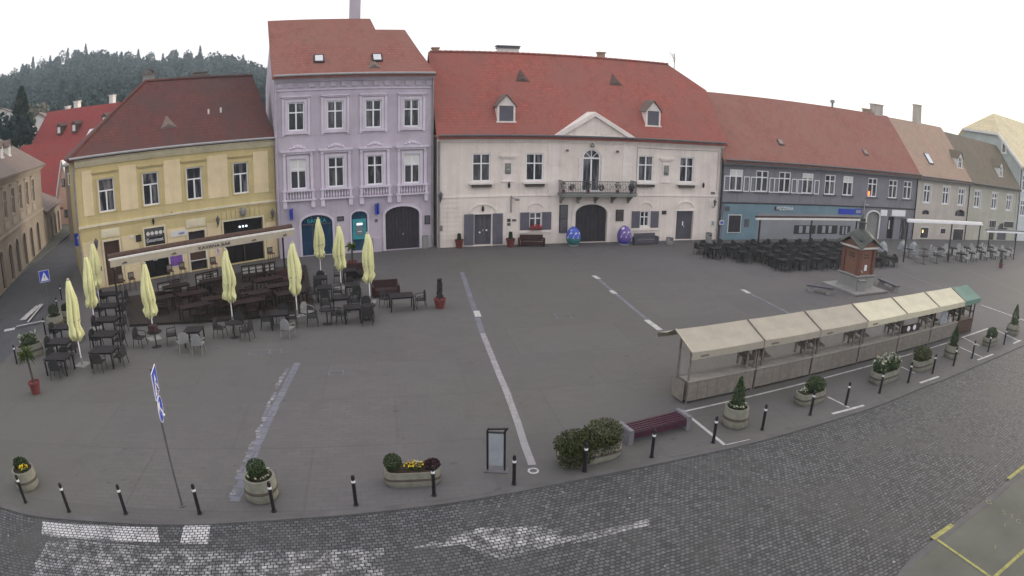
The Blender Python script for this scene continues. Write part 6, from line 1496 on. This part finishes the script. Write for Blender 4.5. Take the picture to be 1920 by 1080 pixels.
# ---------------- well house (brick pillar) with steps
c = (G(1568,549)+G(1636,544))/2; cx_, cy_ = 22.35, 35.8
e = empty('well_house', (cx_, cy_, 0), .30, 'orange brick well house with a domed metal roof on a stone base in the square', 'well house'); e.scale = (.97, .97, .93)
MB().box(-1.65, 1.65, -1.65, 1.65, 0, .14).build('step', 'stone', e); MB().box(-1.72, 1.72, -1.72, -1.66, 0, .06).build('step_edge', 'band', e)
MB().taper(0,0,.14,.24,2.0,2.0,1.9,1.9).box(-.9, .9, -.9, .9, .24, .98).taper(0,0,.98,1.1,1.8,1.8,1.98,1.98).taper(0,0,1.1,1.16,1.98,1.98,1.7,1.7).build('stone_base', 'stone', e)
MB().box(-.72, .72, -.72, .72, 1.16, 2.95).build('brick_body', 'brick', e)
for sx in (-1, 1):
    for sy in (-1, 1): MB().box(sx*.72-.13, sx*.72+.13, sy*.72-.13, sy*.72+.13, 1.16, 2.95).build('corner_pilaster', 'brickd', e)
MB().taper(0,0,2.95,3.03,1.75,1.75,1.95,1.95).box(-1.0, 1.0, -1.0, 1.0, 3.03, 3.12).build('cornice', 'offwhite', e)
for r_ in range(4):
    g = MB(); a = r_*PI/2; ca, sa = math.cos(a), math.sin(a); T_ = lambda x, y, z: (x*ca-y*sa, x*sa+y*ca, z)
    g.slab([T_(-.88,-.93,3.12), T_(.88,-.93,3.12), T_(0,-.93,3.62)], Vector(T_(0,.3,0)))
    g.build('gable_face', 'brick', e)
    g = MB(); g.slab([T_(-1.22,-1.2,2.98), T_(0,-1.2,3.72), T_(0,0,3.9)], (0,0,.06)).slab([T_(1.22,-1.2,2.98), T_(0,0,3.9), T_(0,-1.2,3.72)], (0,0,.06))
    g.build('gable_roof', 'copperroof', e)
    n2 = MB(); n2.box(-.25, .25, -.75, -.725, 2.3, 2.4).box(-.25, .25, -.75, -.725, 2.5, 2.6); o = n2.build('plaque', 'brown', e); o.rotation_euler.z = a
MB().lathe([(.95,3.55),(.86,3.78),(.66,4.0),(.42,4.16),(.24,4.22)], (0,0,0), 16).build('dome', 'copperroof', e, True)
MB().lathe([(.24,4.2),(.24,4.62),(.3,4.64),(.3,4.7),(.18,4.78),(.22,4.95),(.06,5.1),(.02,5.3)], (0,0,0), 12).build('lantern', 'copperroof', e, True)
MB().box(-.85, -.3, -1.25, -.9, .14, .8).taper(-.58,-1.08,.8,.92,.6,.4,.7,.5).build('water_basin', 'stone', e); MB().path([(-.58,-.72,1.5),(-.58,-.98,1.5),(-.58,-1.0,1.38)], .03, 6).build('spout', 'alu', e); MB().box(-.12, .12, -.77, -.735, 1.45, 1.85).build('notice', 'white', e)
def stonebench(p, q, label, ww=.42):
    a, b_ = G(*p), G(*q); c = (a+b_)/2; dd = b_-a; e = empty('stone_bench', c, math.atan2(dd.y, dd.x), label, 'bench'); L = dd.length
    MB().box(-L/2, L/2, -ww/2, ww/2, .34, .44).build('seat', 'greydoor', e)
    for s in (-1, 1): MB().box(s*(L/2-.3)-.18, s*(L/2-.3)+.18, -ww/2+.04, ww/2-.04, 0, .34).build('support', 'stone', e)
stonebench((1512,545), (1562,553), 'low dark bench left of the well house'); stonebench((1648,533), (1682,548), 'low dark bench right of the well house')

# ---------------- market stalls
ST0 = Vector((6.12, 19.56, 0)); SA = .352; su = Vector((math.cos(SA), math.sin(SA), 0))
bays = [0, 3.2, 6.35, 9.5, 12.65, 15.75, 18.75]
SL = ['first market stall from the left, its cream roof end nearest the maroon bench', 'second market stall from the left with a cream roof', 'third market stall from the left with a cream roof', 'fourth market stall from the left with a cream roof', 'fifth market stall with dark round fittings on its shelf', 'sixth market stall with a blue grey banner hanging in its opening', 'last market stall with a grey green roof and dark brown counter']
def mk_stall(i, x0, w, cloth, cnt, frm, cover_):
    o = ST0+su*x0; e = empty('market_stall', o, SA, SL[i], 'market stall', 'joined market stalls along the parking line'); g = .03
    # roof: front slope, back slope, valances
    b = MB(); k = .0 if i else -.15; zR, zE = 2.52, 2.06; sag = .05
    n = 6; cols = [(k+(w-g-k)*t/n) for t in range(n+1)]
    rows = [(-.24, zE), (.25, zE+.19), (.88, zR), (1.35, zE+.2), (1.98, zE)]
    vs, fs = [], []
    for y, z in rows:
        for t, x in enumerate(cols): vs.append((x, y, z-sag*math.sin(PI*t/n)*(1 if .1 < y < 1.6 and y != .88 else .3)))
    for j in range(len(rows)-1):
        for t in range(n): a = j*(n+1)+t; fs.append((a, a+1, a+n+2, a+n+1))
    m = len(vs); vs += [(x_, y_, z_-.03) for x_, y_, z_ in vs]; fs += [tuple(m+q for q in f[::-1]) for f in list(fs)]
    b.add(vs, fs); roof = b.build('roof_canvas', cloth, e)
    v = MB(); v.box(k, w-g, -.265, -.245, zE-.27, zE-.012); v.build('valance', cloth, roof)
    MB().box(k, w-g, 1.985, 2.0, zE-.2, zE-.012).build('back_valance', cloth, roof)
    MB().beam((k+.02,-.24,zE+.0), (k+.02,.88,zR+.02), .05, .035).build('seam', 'greywood2' if i else 'valance', roof)
    if i in (0, 1, 2, 3): text('market', .13, 'greywood2', roof, (k+.55, -.27, zE-.16), (PI/2,0,0), 'valance_lettering')
    # counter of boards
    pl_ = MB(); nb = 7
    for j in range(nb): pl_.box(.04+(w-.1)*j/nb+.006, .04+(w-.1)*(j+1)/nb-.006, 0, .03, .1, .84)
    pl_.build('counter_boards', cnt, e); MB().box(.02, w-.04, -.04, .5, .842, .88).build('counter_top', 'ctop' if i < 6 else cnt, e)
    MB().box(.04, w-.06, .6, .62, .1, .5).build('back_boards', cnt, e)
    for x in (.04, w-.09): MB().box(x, x+.03, .04, .58, .1, .835).build('side_board', cnt, e)
    # posts
    xs_ = (.03, w-.1) if i in (0, 6) else (.03,)
    for x in xs_:
        for y, zt in ((.03, 2.1), (.72, 2.42)): MB().box(x, x+.06, y, y+.06, 0, zt).build('post', frm, e)
    # rear uprights and shelves (the tilted ladders seen in the openings)
    for x in ([] if i in (0,) else [.35])+[w-.42]:
        f = MB()
        for yy in (.12, .66): f.box(x, x+.075, yy, yy+.06, .88, 2.0+.25*(yy > .5))
        f.box(x+.0, x+.06, .17, .66, 1.42, 1.5).slab([(x+.02,.1,1.18),(x+.02,.7,1.3),(x+.5,.7,1.3),(x+.5,.1,1.18)], (0,0,-.03)); f.build('shelf_frame', 'greywood2' if i < 5 else 'darkwoodf', e)
    if cover_: MB().box(.1, w-.12, .655, .66, .62, 1.9).build('clear_sheet', 'plastic', e)
    return e
for i in range(6):
    e = mk_stall(i, bays[i], bays[i+1]-bays[i], 'canvas' if i < 3 else 'canvas2', 'greywood', 'greywood2', i < 4)
    if i == 4:
        o = MB().box(.3, 1.9, .05, .12, .95, 1.3).build('dark_panel', 'wine', e)
        for x in (.8, 1.35): MB().tube((x,.02,1.15), (x,.05,1.15), .13, .13, 14).build('round_fitting', 'white', o)
    if i == 5:
        MB().box(.9, 1.5, .02, .05, .95, 1.95).build('banner', 'board', e)
        for x in (1.9, 2.4): MB().tube((x,.3,.88), (x,.3,1.1), .14, .1, 10).build('pale_jar', 'whitechair', e)
    if i == 0: MB().box(-.13, -.1, .05, .75, .12, .84).build('end_panel', 'greywood', e)
e = mk_stall(6, bays[6], 2.05, 'greencanvas', 'brown', 'black', False)

# ---------------- far fillers: houses behind the row at right are hidden by their roofs
# ================================================================== light
w = bpy.data.worlds.new('World'); sc.world = w; w.use_nodes = True; nt = w.node_tree
bg = nt.nodes['Background']; sky = nt.nodes.new('ShaderNodeTexSky'); sky.sky_type = 'NISHITA'; sky.sun_disc = False
SUN_EL, SUN_AZ = math.radians(9), math.radians(60)       # azimuth to the right of straight ahead
sky.sun_elevation = SUN_EL; sky.sun_rotation = SUN_AZ; sky.altitude = 100; sky.air_density = 1.2; sky.dust_density = 7; sky.ozone_density = 1.5
# thin high overcast: the clear sky seen through an even pale cloud veil
nt.links.new(mix(nt, .75, sky.outputs[0], (5.3,5.05,5.15)), bg.inputs[0]); bg.inputs[1].default_value = .15
sl = bpy.data.lights.new('sun', 'SUN'); sl.energy = .9; sl.angle = math.radians(12); sl.color = (1, .9, .76)
so = bpy.data.objects.new('sun', sl); COL.objects.link(so); so.location = (20, 30, 60)
dv = Vector((math.sin(SUN_AZ)*math.cos(SUN_EL), math.cos(SUN_AZ)*math.cos(SUN_EL), math.sin(SUN_EL)))
so.rotation_euler = dv.to_track_quat('Z', 'Y').to_euler()
sc.view_settings.view_transform = 'Standard'; sc.view_settings.look = 'None'; sc.view_settings.exposure = 1.03; sc.view_settings.gamma = 1
sc.cycles.use_denoising = True; sc.cycles.max_bounces = 6; sc.cycles.diffuse_bounces = 3; sc.cycles.glossy_bounces = 2; sc.cycles.transparent_max_bounces = 8; sc.cycles.volume_bounces = 1
sc.cycles.use_adaptive_sampling = True; sc.cycles.adaptive_threshold = .02
